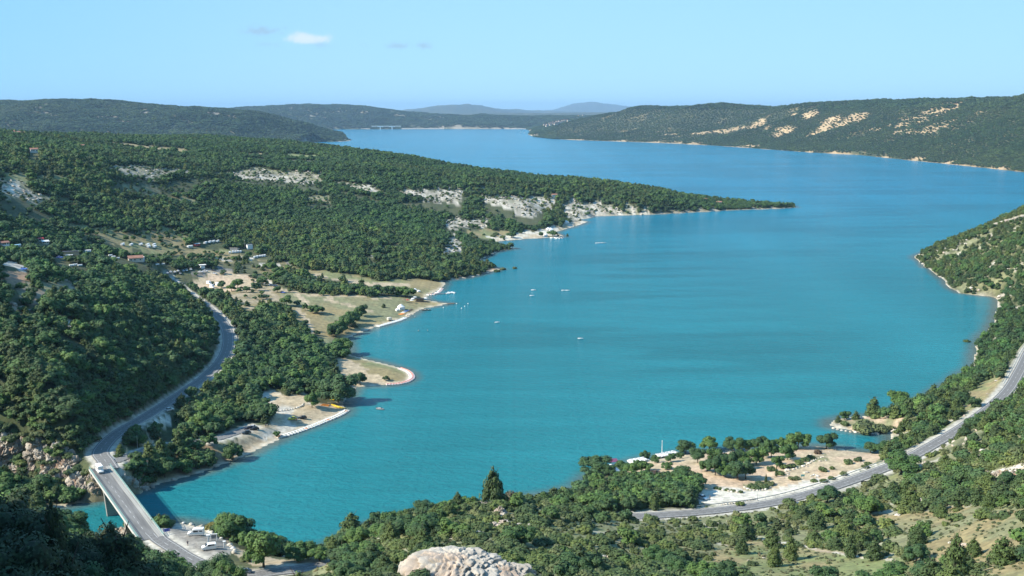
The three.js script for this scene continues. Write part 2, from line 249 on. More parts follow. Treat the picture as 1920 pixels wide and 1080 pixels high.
// bare cliffs and screes on the far right hills: bearing, log distance, radii, strength
const SCARS = [[1520, 215, 14, 9, 1], [1487, 217, 7, 6, 0.9], [1560, 228, 18, 9, 1], [1598, 226, 26, 11, 1], [1545, 243, 26, 6, 0.9], [1470, 247, 20, 10, 0.95], [1418, 237, 16, 8, 0.95], [1380, 243, 30, 4, 0.8], [1330, 248, 45, 3, 0.9], [1285, 262, 26, 6, 0.9], [1440, 240, 8, 5, 0.8], [1710, 225, 44, 12, 0.62], [1760, 210, 38, 12, 0.6], [1690, 250, 34, 9, 0.55], [1790, 192, 32, 6, 0.75], [1850, 182, 30, 3, 0.6], [1750, 240, 40, 10, 0.5], [1830, 215, 20, 8, 0.4], [1885, 262, 9, 9, 0.8], [1900, 276, 24, 5, 0.6], [1860, 284, 20, 5, 0.5], [1045, 231, 20, 4, 0.9], [1100, 219, 10, 1.5, 0.7], [1180, 246, 20, 2, 0.4], [1390, 276, 46, 2.4, 1], [1300, 269, 30, 2.4, 1], [1225, 267, 26, 1.6, 0.9], [1150, 265, 30, 1.4, 0.9], [1080, 262.5, 34, 1.4, 0.9], [1520, 284, 14, 2.6, 1], [1560, 286, 16, 2.4, 1], [1725, 297, 15, 4.4, 1], [1780, 305, 14, 3, 0.9], [1885, 315, 20, 4.5, 0.9], [1650, 292, 30, 1.6, 0.6], [1265, 252, 20, 2, 0.5], [1640, 243, 20, 5, 0.4]].map(([u, v, ru, rv, s]) => {
  const p = hit(u, v), q = hit(u, v + rv), o = hit(u, v - rv), c = lp(p[0], p[2]); return [c[0], c[1], ru / FPX, Math.max(0.004, Math.min(Math.abs(lp(q[0], q[2])[1] - c[1]), Math.abs(lp(o[0], o[2])[1] - c[1])) || 0.01), s];
});
// ---------- ground cover ----------
// [kind, tree density, colour a, colour b, patch size in metres, columns and rows of the outline]
const C = {
  floor: [0.045, 0.062, 0.022], floor2: [0.075, 0.085, 0.036], dry: [0.24, 0.20, 0.10], green: [0.170, 0.188, 0.082], sand: [0.42, 0.345, 0.235], sandpink: [0.48, 0.365, 0.26], gravel: [0.47, 0.455, 0.41], pale: [0.56, 0.54, 0.48], lime: [0.52, 0.49, 0.43], lime2: [0.31, 0.29, 0.24],
  earth: [0.22, 0.16, 0.10], pink: [0.36, 0.23, 0.15], ochre: [0.36, 0.27, 0.15], asph: [0.105, 0.103, 0.10], asph2: [0.20, 0.195, 0.185], garr: [0.182, 0.190, 0.100], wheat: [0.30, 0.245, 0.13], lawn: [0.16, 0.19, 0.075], stone: [0.25, 0.22, 0.165], path: [0.36, 0.30, 0.21],
};
const ZONES = [
  ['field', 0.22, C.dry, C.green, 20, [[105, 424], [150, 420], [200, 430], [250, 438], [300, 430], [356, 440], [356, 456], [330, 463], [240, 462], [200, 455], [170, 446], [140, 432]]],
  ['camp', 0.30, C.dry, C.green, 14, [[335, 462], [400, 468], [440, 470], [470, 480], [470, 488], [400, 486], [345, 480], [225, 466], [225, 458]]],
  ['camp', 0.28, C.floor2, C.dry, 14, [[395, 490], [480, 488], [545, 488], [545, 505], [480, 512], [420, 500]]],
  ['lane', 0, C.pale, C.lime, 6, [[400, 483], [472, 481], [474, 486], [402, 489]]],
  ['lane', 0, C.gravel, C.asph2, 6, [[484, 497], [545, 489], [548, 494], [488, 502]]],
  ['lane', 0, C.asph2, C.asph, 8, [[340, 513], [365, 508], [400, 503], [440, 502], [440, 508], [400, 511], [368, 518]]],
  ['yard', 0.05, C.sandpink, C.sand, 12, [[366, 523], [392, 513], [430, 509], [462, 514], [482, 527], [472, 540], [440, 546], [400, 548], [374, 541]]],
  ['yard', 0.0, C.sandpink, C.pale, 9, [[486, 521], [512, 523], [518, 536], [500, 534]]],
  ['pitch', 0.10, C.path, C.dry, 7, [[418, 549], [480, 536], [545, 541], [540, 562], [505, 572], [470, 582], [438, 572]]],
  ['meadow', 0.0, C.dry, C.green, 26, [[535, 497], [600, 506], [650, 514], [700, 526], [780, 523], [834, 527], [828, 545], [797, 560], [765, 545], [735, 538], [690, 534], [600, 520], [545, 508]]],
  ['path', 0, C.path, C.sand, 6, [[590, 512], [650, 522], [700, 531], [770, 533], [770, 537], [700, 536], [640, 529], [585, 517]]],
  ['meadow', 0.012, C.dry, C.garr, 24, [[516, 541], [600, 552], [690, 557], [752, 554], [800, 561], [858, 569], [806, 584], [764, 602], [704, 619], [656, 639], [640, 645], [612, 648], [585, 628], [560, 604], [540, 582], [530, 560]]],
  ['path', 0, C.path, C.sand, 5, [[516, 541], [560, 548], [640, 553], [745, 561], [745, 564], [640, 558], [560, 553], [520, 546]]],
  ['path', 0, C.path, C.sand, 5, [[598, 551], [640, 566], [690, 580], [700, 583], [690, 586], [635, 570], [590, 553]]],
  ['path', 0, C.path, C.sand, 4, [[558, 578], [575, 590], [592, 625], [587, 628], [566, 592], [553, 580]]],
  ['path', 0, C.path, C.sand, 4, [[558, 550], [580, 566], [578, 578], [574, 578], [572, 568], [552, 553]]],
  ['beach', 0, C.sand, C.path, 6, [[700, 610], [760, 594], [776, 586], [830, 570], [846, 569], [800, 580], [760, 599], [700, 616]]],
  ['meadow', 0, C.dry, C.green, 16, [[650, 662], [694, 669], [728, 679], [764, 690], [786, 703], [783, 718], [736, 728], [690, 728], [672, 730], [655, 700], [640, 678]]],
  ['sand', 0.02, C.sand, C.path, 9, [[630, 668], [655, 672], [680, 690], [700, 700], [735, 716], [735, 723], [690, 725], [665, 727], [640, 712], [628, 692]]],
  ['gravel', 0.012, C.gravel, C.sand, 12, [[476, 732], [520, 737], [575, 741], [602, 752], [640, 757], [664, 770], [604, 799], [528, 830], [468, 858], [405, 880], [396, 868], [430, 851], [452, 818], [472, 797], [505, 790], [516, 775], [494, 757]]],
  ['sand', 0.0, C.sand, C.path, 8, [[560, 760], [640, 757], [653, 769], [600, 794], [560, 806], [540, 790]]],
  ['sand', 0.06, C.sand, C.earth, 8, [[405, 876], [400, 866], [440, 845], [480, 832], [525, 815], [525, 824], [465, 852]]],
  ['bank', 0.95, C.garr, C.earth, 8, [[212, 884], [250, 862], [300, 846], [360, 836], [430, 826], [440, 850], [400, 876], [330, 900], [268, 920]]],
  ['gravel', 0, C.pale, C.sand, 8, [[258, 836], [300, 786], [318, 774], [324, 788], [290, 824], [280, 836]]],
  ['verge', 0.0, C.green, C.dry, 5, [[210, 856], [236, 842], [246, 848], [228, 858]]],
  ['field', 0.0, C.asph2, C.gravel, 8, [[0, 487], [30, 490], [52, 503], [42, 508], [0, 496]]],
  ['bare', 0.12, C.pink, C.earth, 10, [[0, 506], [38, 506], [56, 514], [48, 530], [20, 538], [0, 540]]],
  ['scrub', 0.42, C.garr, C.stone, 9, [[30, 542], [110, 520], [160, 530], [172, 560], [90, 577], [40, 562]]],
  ['scrub', 0.5, C.garr, C.stone, 9, [[190, 555], [230, 560], [225, 575], [195, 572]]],
  ['rock', 0.08, C.pink, C.lime, 5, [[18, 566], [34, 572], [46, 586], [44, 598], [32, 592]]],
  ['rock', 0.0, C.pink, C.lime, 5, [[50, 590], [70, 579], [69, 588], [53, 595]]],
  ['rock', 0.0, C.pink, C.lime, 5, [[96, 594], [126, 602], [162, 615], [178, 629], [150, 624], [108, 609]]],
  ['rock', 0.05, C.ochre, C.lime, 6, [[326, 653], [342, 645], [366, 645], [364, 653], [338, 659]]],
  ['rock', 0.1, C.ochre, C.lime2, 6, [[374, 654], [388, 650], [388, 660], [378, 660]]],
  ['crop', 0, C.wheat, C.dry, 60, [[206, 271], [226, 268], [300, 275], [345, 279], [364, 287], [300, 283], [228, 277]]],
  ['crop', 0, C.lawn, C.dry, 60, [[520, 291], [545, 286], [600, 290], [596, 298], [540, 296]]],
  ['crop', 0, C.dry, C.wheat, 60, [[445, 287], [500, 288], [515, 291], [500, 294], [450, 291]]],
  ['rock', 0.28, C.lime2, C.garr, 9, [[0, 333], [40, 334], [62, 345], [55, 354], [104, 370], [72, 376], [0, 356]]],
  ['rock', 0.0, C.pale, C.lime, 6, [[0, 338], [28, 336], [50, 346], [20, 348], [0, 352]]],
  ['terrace', 0.25, C.garr, C.green, 18, [[0, 316], [60, 322], [140, 330], [135, 338], [60, 332], [0, 326]]],
  ['terrace', 0.2, C.garr, C.dry, 18, [[225, 336], [280, 342], [305, 356], [290, 360], [230, 350]]],
  ['terrace', 0.15, C.garr, C.dry, 14, [[308, 358], [352, 362], [400, 372], [396, 378], [320, 368]]],
  ['terrace', 0.2, C.garr, C.stone, 14, [[560, 362], [624, 366], [620, 376], [570, 372]]],
  ['rock', 0.5, C.lime2, C.garr, 12, [[196, 300], [260, 304], [300, 311], [400, 324], [480, 321], [520, 327], [602, 333], [602, 344], [520, 338], [420, 331], [300, 320], [206, 308]]],
  ['rock', 0.16, C.lime, C.lime2, 10, [[410, 322], [480, 322], [530, 328], [600, 334], [598, 341], [520, 335], [420, 329]]],
  ['rock', 0.14, C.lime, C.lime2, 8, [[624, 341], [690, 345], [727, 354], [724, 361], [690, 357], [640, 347]]],
  ['rock', 0.3, C.lime, C.lime2, 8, [[744, 348], [800, 350], [915, 353], [910, 357], [800, 356], [748, 355]]],
  ['rock', 0.06, C.lime, C.lime2, 8, [[786, 358], [820, 356], [872, 360], [864, 373], [830, 371], [790, 368]]],
  ['rock', 0.07, C.lime, C.lime2, 8, [[900, 365], [960, 367], [1000, 372], [1040, 372], [1038, 385], [1000, 391], [966, 381], [905, 371]]],
  ['rock', 0.06, C.lime, C.lime2, 8, [[1052, 381], [1073, 374], [1140, 377], [1162, 387], [1168, 400], [1120, 404], [1077, 408], [1058, 394]]],
  ['rock', 0.4, C.lime, C.garr, 8, [[1168, 376], [1215, 384], [1220, 396], [1170, 402]]],
  ['rock', 0.12, C.lime, C.lime2, 8, [[826, 409], [850, 406], [922, 410], [918, 416], [840, 421]]],
  ['rock', 0.06, C.lime, C.gravel, 8, [[820, 468], [834, 459], [846, 446], [852, 444], [870, 458], [862, 465]]],
  ['rock', 0.2, C.lime, C.gravel, 8, [[670, 464], [690, 466], [706, 476], [700, 478]]],
  ['rock', 0.15, C.ochre, C.gravel, 8, [[712, 461], [740, 455], [752, 460], [715, 466]]],
  ['meadow', 0.04, C.dry, C.green, 14, [[872, 434], [900, 430], [952, 433], [956, 444], [905, 446], [885, 441]]],
  ['sand', 0.0, C.path, C.pale, 8, [[905, 445], [955, 440], [1000, 432], [1050, 420], [1078, 414], [1106, 416], [1066, 428], [1042, 436], [1056, 443], [985, 449], [938, 452]]],
  ['meadow', 0.02, C.dry, C.green, 8, [[1040, 428], [1062, 424], [1072, 426], [1048, 433]]],
  ['sand', 0.0, C.stone, C.pink, 6, [[835, 527], [890, 516], [925, 503], [945, 503], [915, 513], [890, 520], [846, 528]]],
  // right hand side
  ['spit', 0.22, C.sandpink, C.garr, 8, [[1560, 790], [1590, 782], [1640, 778], [1692, 788], [1674, 814], [1600, 809]]],
  ['sandgrove', 0.16, C.sandpink, C.sand, 10, [[1110, 886], [1160, 872], [1210, 864], [1300, 850], [1300, 900], [1200, 912], [1140, 900]]],
  ['wood', 1.0, C.floor, C.floor2, 12, [[1085, 908], [1105, 888], [1140, 888], [1170, 902], [1230, 909], [1290, 906], [1316, 914], [1310, 952], [1180, 964], [1126, 962], [1086, 945]]],
  ['park', 0.0, C.sandpink, C.sand, 14, [[1196, 868], [1260, 857], [1300, 850], [1400, 842], [1480, 836], [1545, 837], [1600, 846], [1660, 850], [1640, 868], [1560, 892], [1500, 904], [1440, 917], [1320, 917], [1296, 884], [1250, 880], [1210, 884]]],
  ['park', 0.0, C.gravel, C.pale, 14, [[1308, 917], [1440, 915], [1500, 904], [1560, 892], [1610, 880], [1660, 866], [1600, 896], [1520, 922], [1440, 942], [1380, 946], [1308, 944]]],
  ['bed', 0.0, C.garr, C.sand, 5, [[1392, 906], [1440, 898], [1450, 910], [1400, 917]]],
  ['bed', 0.0, C.garr, C.path, 5, [[1470, 876], [1510, 862], [1550, 853], [1552, 858], [1490, 880]]],
  ['scar', 0.05, C.ochre, C.pale, 6, [[1832, 898], [1850, 884], [1885, 880], [1925, 872], [1925, 892], [1880, 894], [1840, 902]]],
  ['scar', 0.1, C.sand, C.pale, 4, [[1700, 934], [1735, 940], [1745, 950], [1715, 945]]],
  ['slope', 0.05, C.green, C.dry, 10, [[1800, 745], [1850, 715], [1882, 700], [1876, 725], [1846, 758], [1815, 775]]],
  ['meadow', 0.05, C.dry, C.lawn, 22, [[1340, 1032], [1400, 1015], [1500, 1020], [1600, 1040], [1740, 1052], [1800, 1085], [1320, 1085]]],
  ['meadow', 0.10, C.garr, C.dry, 16, [[1600, 960], [1700, 965], [1800, 945], [1925, 960], [1925, 1085], [1800, 1085], [1700, 1045], [1620, 1000]]],
  ['path', 0, C.path, C.pale, 4, [[1436, 1014], [1490, 1018], [1560, 1034], [1620, 1044], [1680, 1049], [1680, 1052], [1615, 1048], [1560, 1039], [1488, 1022], [1436, 1018]]],
  ['rock', 0.2, C.stone, C.lime2, 6, [[745, 988], [800, 965], [860, 938], [915, 936], [925, 945], [870, 950], [800, 984], [770, 995]]],
  ['scrub', 0.6, C.garr, C.green, 10, [[1020, 938], [1060, 935], [1075, 952], [1030, 955]]],
  ['lot', 0, C.asph2, C.gravel, 9, [[304, 998], [316, 986], [345, 983], [385, 990], [426, 1008], [442, 1034], [404, 1062], [345, 1060], [318, 1020]]],
  ['sand', 0.0, C.path, C.sand, 7, [[424, 1012], [446, 1026], [490, 1042], [560, 1052], [625, 1044], [626, 1053], [545, 1064], [470, 1060], [440, 1040]]],
].map(([kind, dens, a, b, size, poly]) => {
  let p = poly.map(([u, v]) => { const q = hit(u, v); return lp(q[0], q[2]); });
  const cl = p.reduce((s, q) => s + q[1], 0) / p.length; if (kind === 'rock' && cl > 6.9) { p = p.map(([a1, l1]) => [a1, cl + (l1 - cl) * 1.4 - 0.012]); dens *= 0.45; } if (kind === 'terrace') p = p.map(([a1, l1]) => [a1, cl + (l1 - cl) * 1.3 - 0.012]);
  return { kind, dens, a, b, size, p, lo: [Math.min(...p.map((q) => q[0])) - 0.004, Math.min(...p.map((q) => q[1])) - 0.03], hi: [Math.max(...p.map((q) => q[0])) + 0.004, Math.max(...p.map((q) => q[1])) + 0.03] };
});
const inPoly = (p, a, l) => { let c = false; for (let i = 0, j = p.length - 1; i < p.length; j = i++) if ((p[i][1] > l) !== (p[j][1] > l) && a < p[j][0] + (p[i][0] - p[j][0]) * (l - p[j][1]) / (p[i][1] - p[j][1])) c = !c; return c; };
function zoneAt(x, z) {
  const a0 = Math.atan2(x, -z), l0 = Math.log(Math.hypot(x, z)), r = Math.exp(l0), s = Math.min(1, r / 900);
  const a = a0 + (fbm(x / 7, z / 7, 2) - 0.5) * 0.006 * lerp(0.6, 1, s), l = l0 + (fbm(x / 9 + 40, z / 9, 2) - 0.5) * 0.028;
  for (let k = ZONES.length - 1; k >= 0; k--) { const q = ZONES[k]; if (a > q.lo[0] && a < q.hi[0] && l > q.lo[1] && l < q.hi[1] && inPoly(q.p, a, l)) return q; }
  return null;
}
function region(x, z) {
  const r = Math.hypot(x, z), a = Math.atan2(x, -z);
  if (r > 2450) return a > 0.04 && r < 7600 ? 'ridge' : r < 3300 && a < 0.04 ? 'plateau' : 'hills';
  if (a > 0.25 && r > 430) return 'spur';
  if (r < 430 && a > -0.19) return 'slope';
  return r < 360 ? 'gorge' : 'plateau';
}
const ZI = new Int16Array(NA * NL).fill(-1), zoneNear = (x, z) => { const i = idxOf(AZ, Math.atan2(x, -z)), j = idxOf(LR, Math.log(Math.max(9, Math.hypot(x, z)))), k = ZI[j * NA + i]; return k < 0 ? null : ZONES[k]; };
const DENS = new Float32Array(NA * NL), ROCKY = new Uint8Array(NA * NL);
const terrainGeo = (() => {
  const pos = new Float32Array(NA * NL * 3), col = new Float32Array(NA * NL * 3), uv = new Float32Array(NA * NL * 2), idx = [];
  for (let j = 0; j < NL; j++) for (let i = 0; i < NA; i++) {
    const k = j * NA + i, r = Math.exp(LR[j]), a = AZ[i], x = Math.sin(a) * r, z = -Math.cos(a) * r, h = HG[k], sd = SD[k];
    let dens = 1, c1 = C.floor, c2 = C.floor2, size = 30, q = sd > -3 && r < 2400 ? zoneAt(x, z) : null;
    const reg = region(x, z), n1 = fbm(x / 4.5, z / 4.5, 3), i1 = Math.min(NA - 1, i + 1), j1 = Math.min(NL - 1, j + 1);
    const gx = (HG[j * NA + i1] - h) / Math.max(0.3, r * (AZ[i1] - a)), gz = (HG[j1 * NA + i] - h) / Math.max(0.3, Math.exp(LR[j1]) - r), slope = Math.hypot(gx, gz);
    if (q) { ZI[k] = ZONES.indexOf(q); dens = q.dens; c1 = q.a; c2 = q.b; size = q.size; if (q.kind === 'rock' || q.kind === 'scar') ROCKY[k] = 1; }
    else if (reg === 'slope') { c1 = C.garr; c2 = C.green; size = 14; dens = 0.85; }
    else if (reg === 'spur') { c1 = C.garr; c2 = C.floor2; size = 16; dens = 1; }
    else if (reg === 'ridge') { c1 = [0.040, 0.055, 0.026]; c2 = [0.060, 0.075, 0.034]; size = 60; dens = 1; }
    else if (reg === 'hills') { c1 = C.floor; c2 = C.floor2; size = 120; }
    let t = smooth(0.38, 0.62, fbm(x / size + 11, z / size - 7, 4)), c = [0, 1, 2].map((m) => lerp(c1[m], c2[m], t));
    if (q && q.kind === 'rock') { const e = smooth(0.5, 0.62, fbm(x / 5 + 70, z / 5, 3)); c = c.map((v, m) => lerp(v, C.floor2[m] * 1.3, e * 0.6)); }
    // bare pale rock showing through
    if (!q && (reg === 'spur' || reg === 'slope')) { const sc = reg === 'spur' ? 7 : 12, e = smooth(reg === 'spur' ? 0.64 : 0.62, 0.72, fbm(x / sc + 5, z / sc + 9, 4)) * (reg === 'spur' ? 0.85 : 0.5); c = c.map((v, m) => lerp(v, C.lime[m] * 0.85, e)); if (e > 0.5) { ROCKY[k] = 1; dens *= 0.35; } }
    if (reg === 'ridge' || reg === 'hills') {
      const warm = reg === 'ridge' ? [0.46, 0.34, 0.20] : [0.34, 0.30, 0.24];
      let e = smooth(0.64, 0.74, fbm(x / 95 + 31, z / 95, 5)) * (reg === 'ridge' ? 0.22 : 0.35);
      if (reg === 'ridge') for (const [cu, cv, ru, rv, s] of SCARS) { const d = Math.hypot((a - cu) / ru, (LR[j] - cv) / rv); if (d < 1.6) { const f = smooth(1.15, 0.7, d + (fbm(x / 40, z / 40, 4) - 0.5) * 1.5) * s * (sd < 220 ? smooth(13, 5, h) : 1) * (s < 0.7 ? smooth(0.36, 0.52, fbm(x / 18, z / 26, 3)) * 1.5 : 0.75 + 0.25 * smooth(0.3, 0.5, fbm(x / 14, z / 20, 3))); if (f > e) { e = f; } } }
      if (reg === 'ridge') e = Math.max(e, smooth(12, 4, sd) * smooth(9, 4, h) * smooth(0.42, 0.55, fbm(x / 90, z / 90, 3)) * 0.9);
      if (reg === 'hills' && r < 12000) e = Math.max(e, 0.8 * smooth(0.56, 0.66, fbm(x / 55 + 7, z / 90, 4)) * smooth(0.44, 0.58, fbm(x / 600 + 3, z / 600, 3)));
      if (reg === 'hills') e = Math.max(e, smooth(60, 20, sd) * smooth(16, 8, h) * smooth(0.42, 0.5, fbm(x / 300, z / 300, 3)));
      const strata = 0.72 + 0.56 * fbm(x / 34, h / 5 + z / 60, 3); if (r > 11500) { e *= 0.3; c = c.map((v) => v * 0.7); } c = c.map((v, m) => lerp(v, warm[m] * strata, e)); dens *= 1 - 0.82 * e; if (e > 0.5) ROCKY[k] = 2;
    }
    if (slope > 1.9 && r < 445 && r > 250 && a < -0.36) { const e = smooth(1.9, 2.6, slope) * 0.6, w = fbm(x / 6, h / 3, 3); c = c.map((v, m) => lerp(v, lerp(C.lime2[m], C.stone[m], smooth(0.5, 0.65, w)), e)); dens *= 1 - e * 0.8; }
    if (sd < 6 && reg !== 'hills' && reg !== 'ridge') { const e = smooth(reg === 'spur' ? 2.6 : 5, reg === 'spur' ? 0.6 : 1.5, sd) * 0.85; const rough = smooth(0.35, 0.8, slope); c = c.map((v, m) => lerp(v, lerp(lerp(C.sand[m], C.pale[m], n1), lerp(C.floor2[m], C.stone[m], n1), rough), e)); if (sd < 2.0) dens *= 0.3; }
    const rd = r < 1100 ? nearRoad(x, z) : null;
    if (rd) { if (rd[0] < 4.5) { const e = smooth(3.4, 1.4, rd[0] + (n1 - 0.5) * 2); c = c.map((v, m) => lerp(v, C.gravel[m] * 0.95, e)); } if (rd[0] < 3.2) dens = 0; }
    const f = 0.72 + 0.56 * n1 + (hash2(i * 3 + 1, j * 7 + 2) - 0.5) * 0.14;
    DENS[k] = sd < 0.6 ? 0 : dens;
    pos.set([x, h, z], k * 3); col.set(c.map((v) => v * f), k * 3); uv.set([x / 9, z / 9], k * 2);
  }
  for (let j = 0; j < NL - 1; j++) for (let i = 0; i < NA - 1; i++) {
    const k = j * NA + i; if (Math.max(HG[k], HG[k + 1], HG[k + NA], HG[k + NA + 1]) < -1.2) continue;
    idx.push(k, k + 1, k + NA, k + 1, k + NA + 1, k + NA);
  }
  const g = new THREE.BufferGeometry(); g.setAttribute('position', new THREE.BufferAttribute(pos, 3)); g.setAttribute('color', new THREE.BufferAttribute(col, 3)); g.setAttribute('uv', new THREE.BufferAttribute(uv, 2)); g.setIndex(idx); g.computeVertexNormals();
  return g;
})();
function tileNoise(n, px, lo, hi, seed) {   // a tiling grey texture
  const r = rng(seed), L = []; for (let o = n; o <= px / 2; o *= 2) { const a = new Float32Array(o * o); for (let i = 0; i < o * o; i++) a[i] = r(); L.push([o, a]); }
  const d = new Uint8Array(px * px * 4);
  for (let y = 0; y < px; y++) for (let x = 0; x < px; x++) {
    let s = 0, w = 0, am = 1; for (const [o, a] of L) { const fx = x / px * o, fy = y / px * o, i = Math.floor(fx), j = Math.floor(fy), tx = fx - i, ty = fy - j, g = (p, q) => a[(q % o) * o + (p % o)], u = tx * tx * (3 - 2 * tx), v = ty * ty * (3 - 2 * ty); s += am * lerp(lerp(g(i, j), g(i + 1, j), u), lerp(g(i, j + 1), g(i + 1, j + 1), u), v); w += am; am *= 0.72; }
    const t = clamp((s / w - 0.5) * 2.2 + 0.5), k = (y * px + x) * 4; d[k] = d[k + 1] = d[k + 2] = 255 * lerp(lo, hi, t); d[k + 3] = 255;
  }
  const t = new THREE.DataTexture(d, px, px, THREE.RGBAFormat); t.wrapS = t.wrapT = THREE.RepeatWrapping; t.magFilter = THREE.LinearFilter; t.needsUpdate = true; return t;
}
const grainTex = tileNoise(6, 512, 0.55, 1, 3);
const terrainMat = new THREE.MeshStandardMaterial({ vertexColors: true, roughness: 0.95, map: grainTex, bumpMap: grainTex, bumpScale: 0.14, color: rgb(1.30, 1.27, 1.20) });
struct('terrain', terrainGeo, terrainMat);

// ---------- the lake ----------
{
  const si = 2, pos = [], col = [], uv = [], idx = [], map = new Map(), cols = []; for (let i = 0; i < NA; i += si) cols.push(i); if (cols[cols.length - 1] !== NA - 1) cols.push(NA - 1);
  const vert = (i, j) => {
    const k = j * NA + i; if (map.has(k)) return map.get(k);
    const r = Math.exp(LR[j]), a = AZ[i], x = Math.sin(a) * r, z = -Math.cos(a) * r, dep = -SD[k];
    // milky turquoise; the bed shows in the first metres
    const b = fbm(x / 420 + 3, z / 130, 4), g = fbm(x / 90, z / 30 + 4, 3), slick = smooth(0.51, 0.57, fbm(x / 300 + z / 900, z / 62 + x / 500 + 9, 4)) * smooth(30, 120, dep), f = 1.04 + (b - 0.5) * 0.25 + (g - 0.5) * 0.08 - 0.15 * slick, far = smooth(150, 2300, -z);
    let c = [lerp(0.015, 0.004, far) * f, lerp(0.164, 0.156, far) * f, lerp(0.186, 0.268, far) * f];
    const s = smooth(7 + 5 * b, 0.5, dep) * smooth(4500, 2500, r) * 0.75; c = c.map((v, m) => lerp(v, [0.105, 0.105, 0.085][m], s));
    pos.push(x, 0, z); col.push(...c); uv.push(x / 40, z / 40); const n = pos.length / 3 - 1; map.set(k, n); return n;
  };
  for (let j = 0; j < NL - 1; j++) for (let c = 0; c < cols.length - 1; c++) {
    const i = cols[c], i1 = cols[c + 1]; if (Math.min(SD[j * NA + i], SD[j * NA + i1], SD[(j + 1) * NA + i], SD[(j + 1) * NA + i1]) > 4) continue;
    const A = vert(i, j), B = vert(i1, j), D = vert(i, j + 1), E = vert(i1, j + 1); idx.push(A, B, D, B, E, D);
  }
  const g = new THREE.BufferGeometry(); g.setAttribute('position', new THREE.Float32BufferAttribute(pos, 3)); g.setAttribute('color', new THREE.Float32BufferAttribute(col, 3)); g.setAttribute('uv', new THREE.Float32BufferAttribute(uv, 2)); g.setIndex(idx); g.computeVertexNormals();
  const wave = tileNoise(10, 512, 0, 1, 5); wave.repeat.set(1, 2.2);
  const streak = tileNoise(4, 512, 0.80, 1, 9); streak.repeat.set(0.11, 0.75);   // wind streaks
  struct('lake_water', g, new THREE.MeshPhysicalMaterial({ vertexColors: true, color: rgb(1.1, 1.1, 1.1), map: streak, roughness: 0.16, ior: 1.33, specularIntensity: 0.13, bumpMap: wave, bumpScale: 0.4 }));
}
// ---------- roads ----------
const asphaltMat = new THREE.MeshStandardMaterial({ color: rgb(0.215, 0.212, 0.205), roughness: 0.88, map: grainTex });
const paintMat = std(0.46, 0.46, 0.45, 0.7), steelMat = std(0.50, 0.52, 0.52, 0.45, { metalness: 0.6 }), woodPost = std(0.16, 0.11, 0.07);
function strip(curve, n, off, half, dy, from = 0, to = 1, dash = 0, gap = 0) {
  const pos = [], uv = [], idx = [], len = curve.getLength(), L = [];
  for (let i = 0; i <= n; i++) { const t = from + (to - from) * i / n, p = curve.getPointAt(t), d = curve.getTangentAt(t), s = new THREE.Vector3(-d.z, 0, d.x).normalize(), y = p.y + dy; for (const e of [-half, half]) { pos.push(p.x + s.x * (off + e), y, p.z + s.z * (off + e)); uv.push((off + e) / 3, t * len / 3); } L.push(t * len); }
  for (let i = 0; i < n; i++) { if (dash && L[i] % (dash + gap) > dash) continue; const k = i * 2; idx.push(k, k + 1, k + 2, k + 1, k + 3, k + 2); }
  const g = new THREE.BufferGeometry(); g.setAttribute('position', new THREE.Float32BufferAttribute(pos, 3)); g.setAttribute('uv', new THREE.Float32BufferAttribute(uv, 2)); g.setIndex(idx); g.computeVertexNormals();
  const nn = g.attributes.normal; if (nn.getY(0) < 0) { const a = g.index.array; for (let i = 0; i < a.length; i += 3) { const q = a[i]; a[i] = a[i + 1]; a[i + 1] = q; } g.computeVertexNormals(); }
  return g;
}
for (const r of ROADS) {
  const n = Math.ceil(r.len / 2);
  struct(r.key === 'lane' ? 'lane' : 'road', strip(r.curve, n, 0, r.half, 0), asphaltMat);
  if (r.key !== 'lane') struct('road_marking', mergeGeometries([strip(r.curve, n, -(r.half - 0.75), 0.08, 0.01), strip(r.curve, n, r.half - 0.75, 0.08, 0.01), strip(r.curve, Math.ceil(r.len / 1.5), 0, 0.07, 0.01, 0, 1, 3, 6)]), paintMat).userData.kind = 'stuff';
}
function guardRail(curve, off, from, to, label, group) {
  const o = thing('guard_rail', label, 'guard rail', [0, 0, 0], 0, group), len = curve.getLength() * (to - from), n = Math.ceil(len / 2.5), A = [];
  for (let i = 0; i <= n; i++) { const t = from + (to - from) * i / n, p = curve.getPointAt(t), d = curve.getTangentAt(t), s = new THREE.Vector3(-d.z, 0, d.x).normalize(); A.push([p.x + s.x * off, p.y, p.z + s.z * off, Math.atan2(d.x, d.z), s]); }
  const pos = [], idx = [], prof = [[-0.05, 0.42], [0.05, 0.50], [-0.03, 0.57], [0.05, 0.65], [-0.05, 0.74]];
  A.forEach(([x, y, z, , s]) => prof.forEach(([q, h]) => pos.push(x + s.x * q, y + h, z + s.z * q)));
  for (let i = 0; i < n; i++) for (let k = 0; k < 4; k++) { const a = i * 5 + k; idx.push(a, a + 1, a + 5, a + 1, a + 6, a + 5); }
  const g = new THREE.BufferGeometry(); g.setAttribute('position', new THREE.Float32BufferAttribute(pos, 3)); g.setIndex(idx); g.computeVertexNormals();
  mesh('rail', g, steelMat, o);
  const p = mesh('posts', merge(A.filter((_, i) => i % 2 === 0).map(([x, y, z, a]) => box(0.10, 1.1, 0.10, x, y + 0.1, z, a))), steelMat, o); p.userData.kind = 'stuff';
}
// ---------- trees ----------
const P3 = new THREE.Vector3(), N3 = new THREE.Vector3();
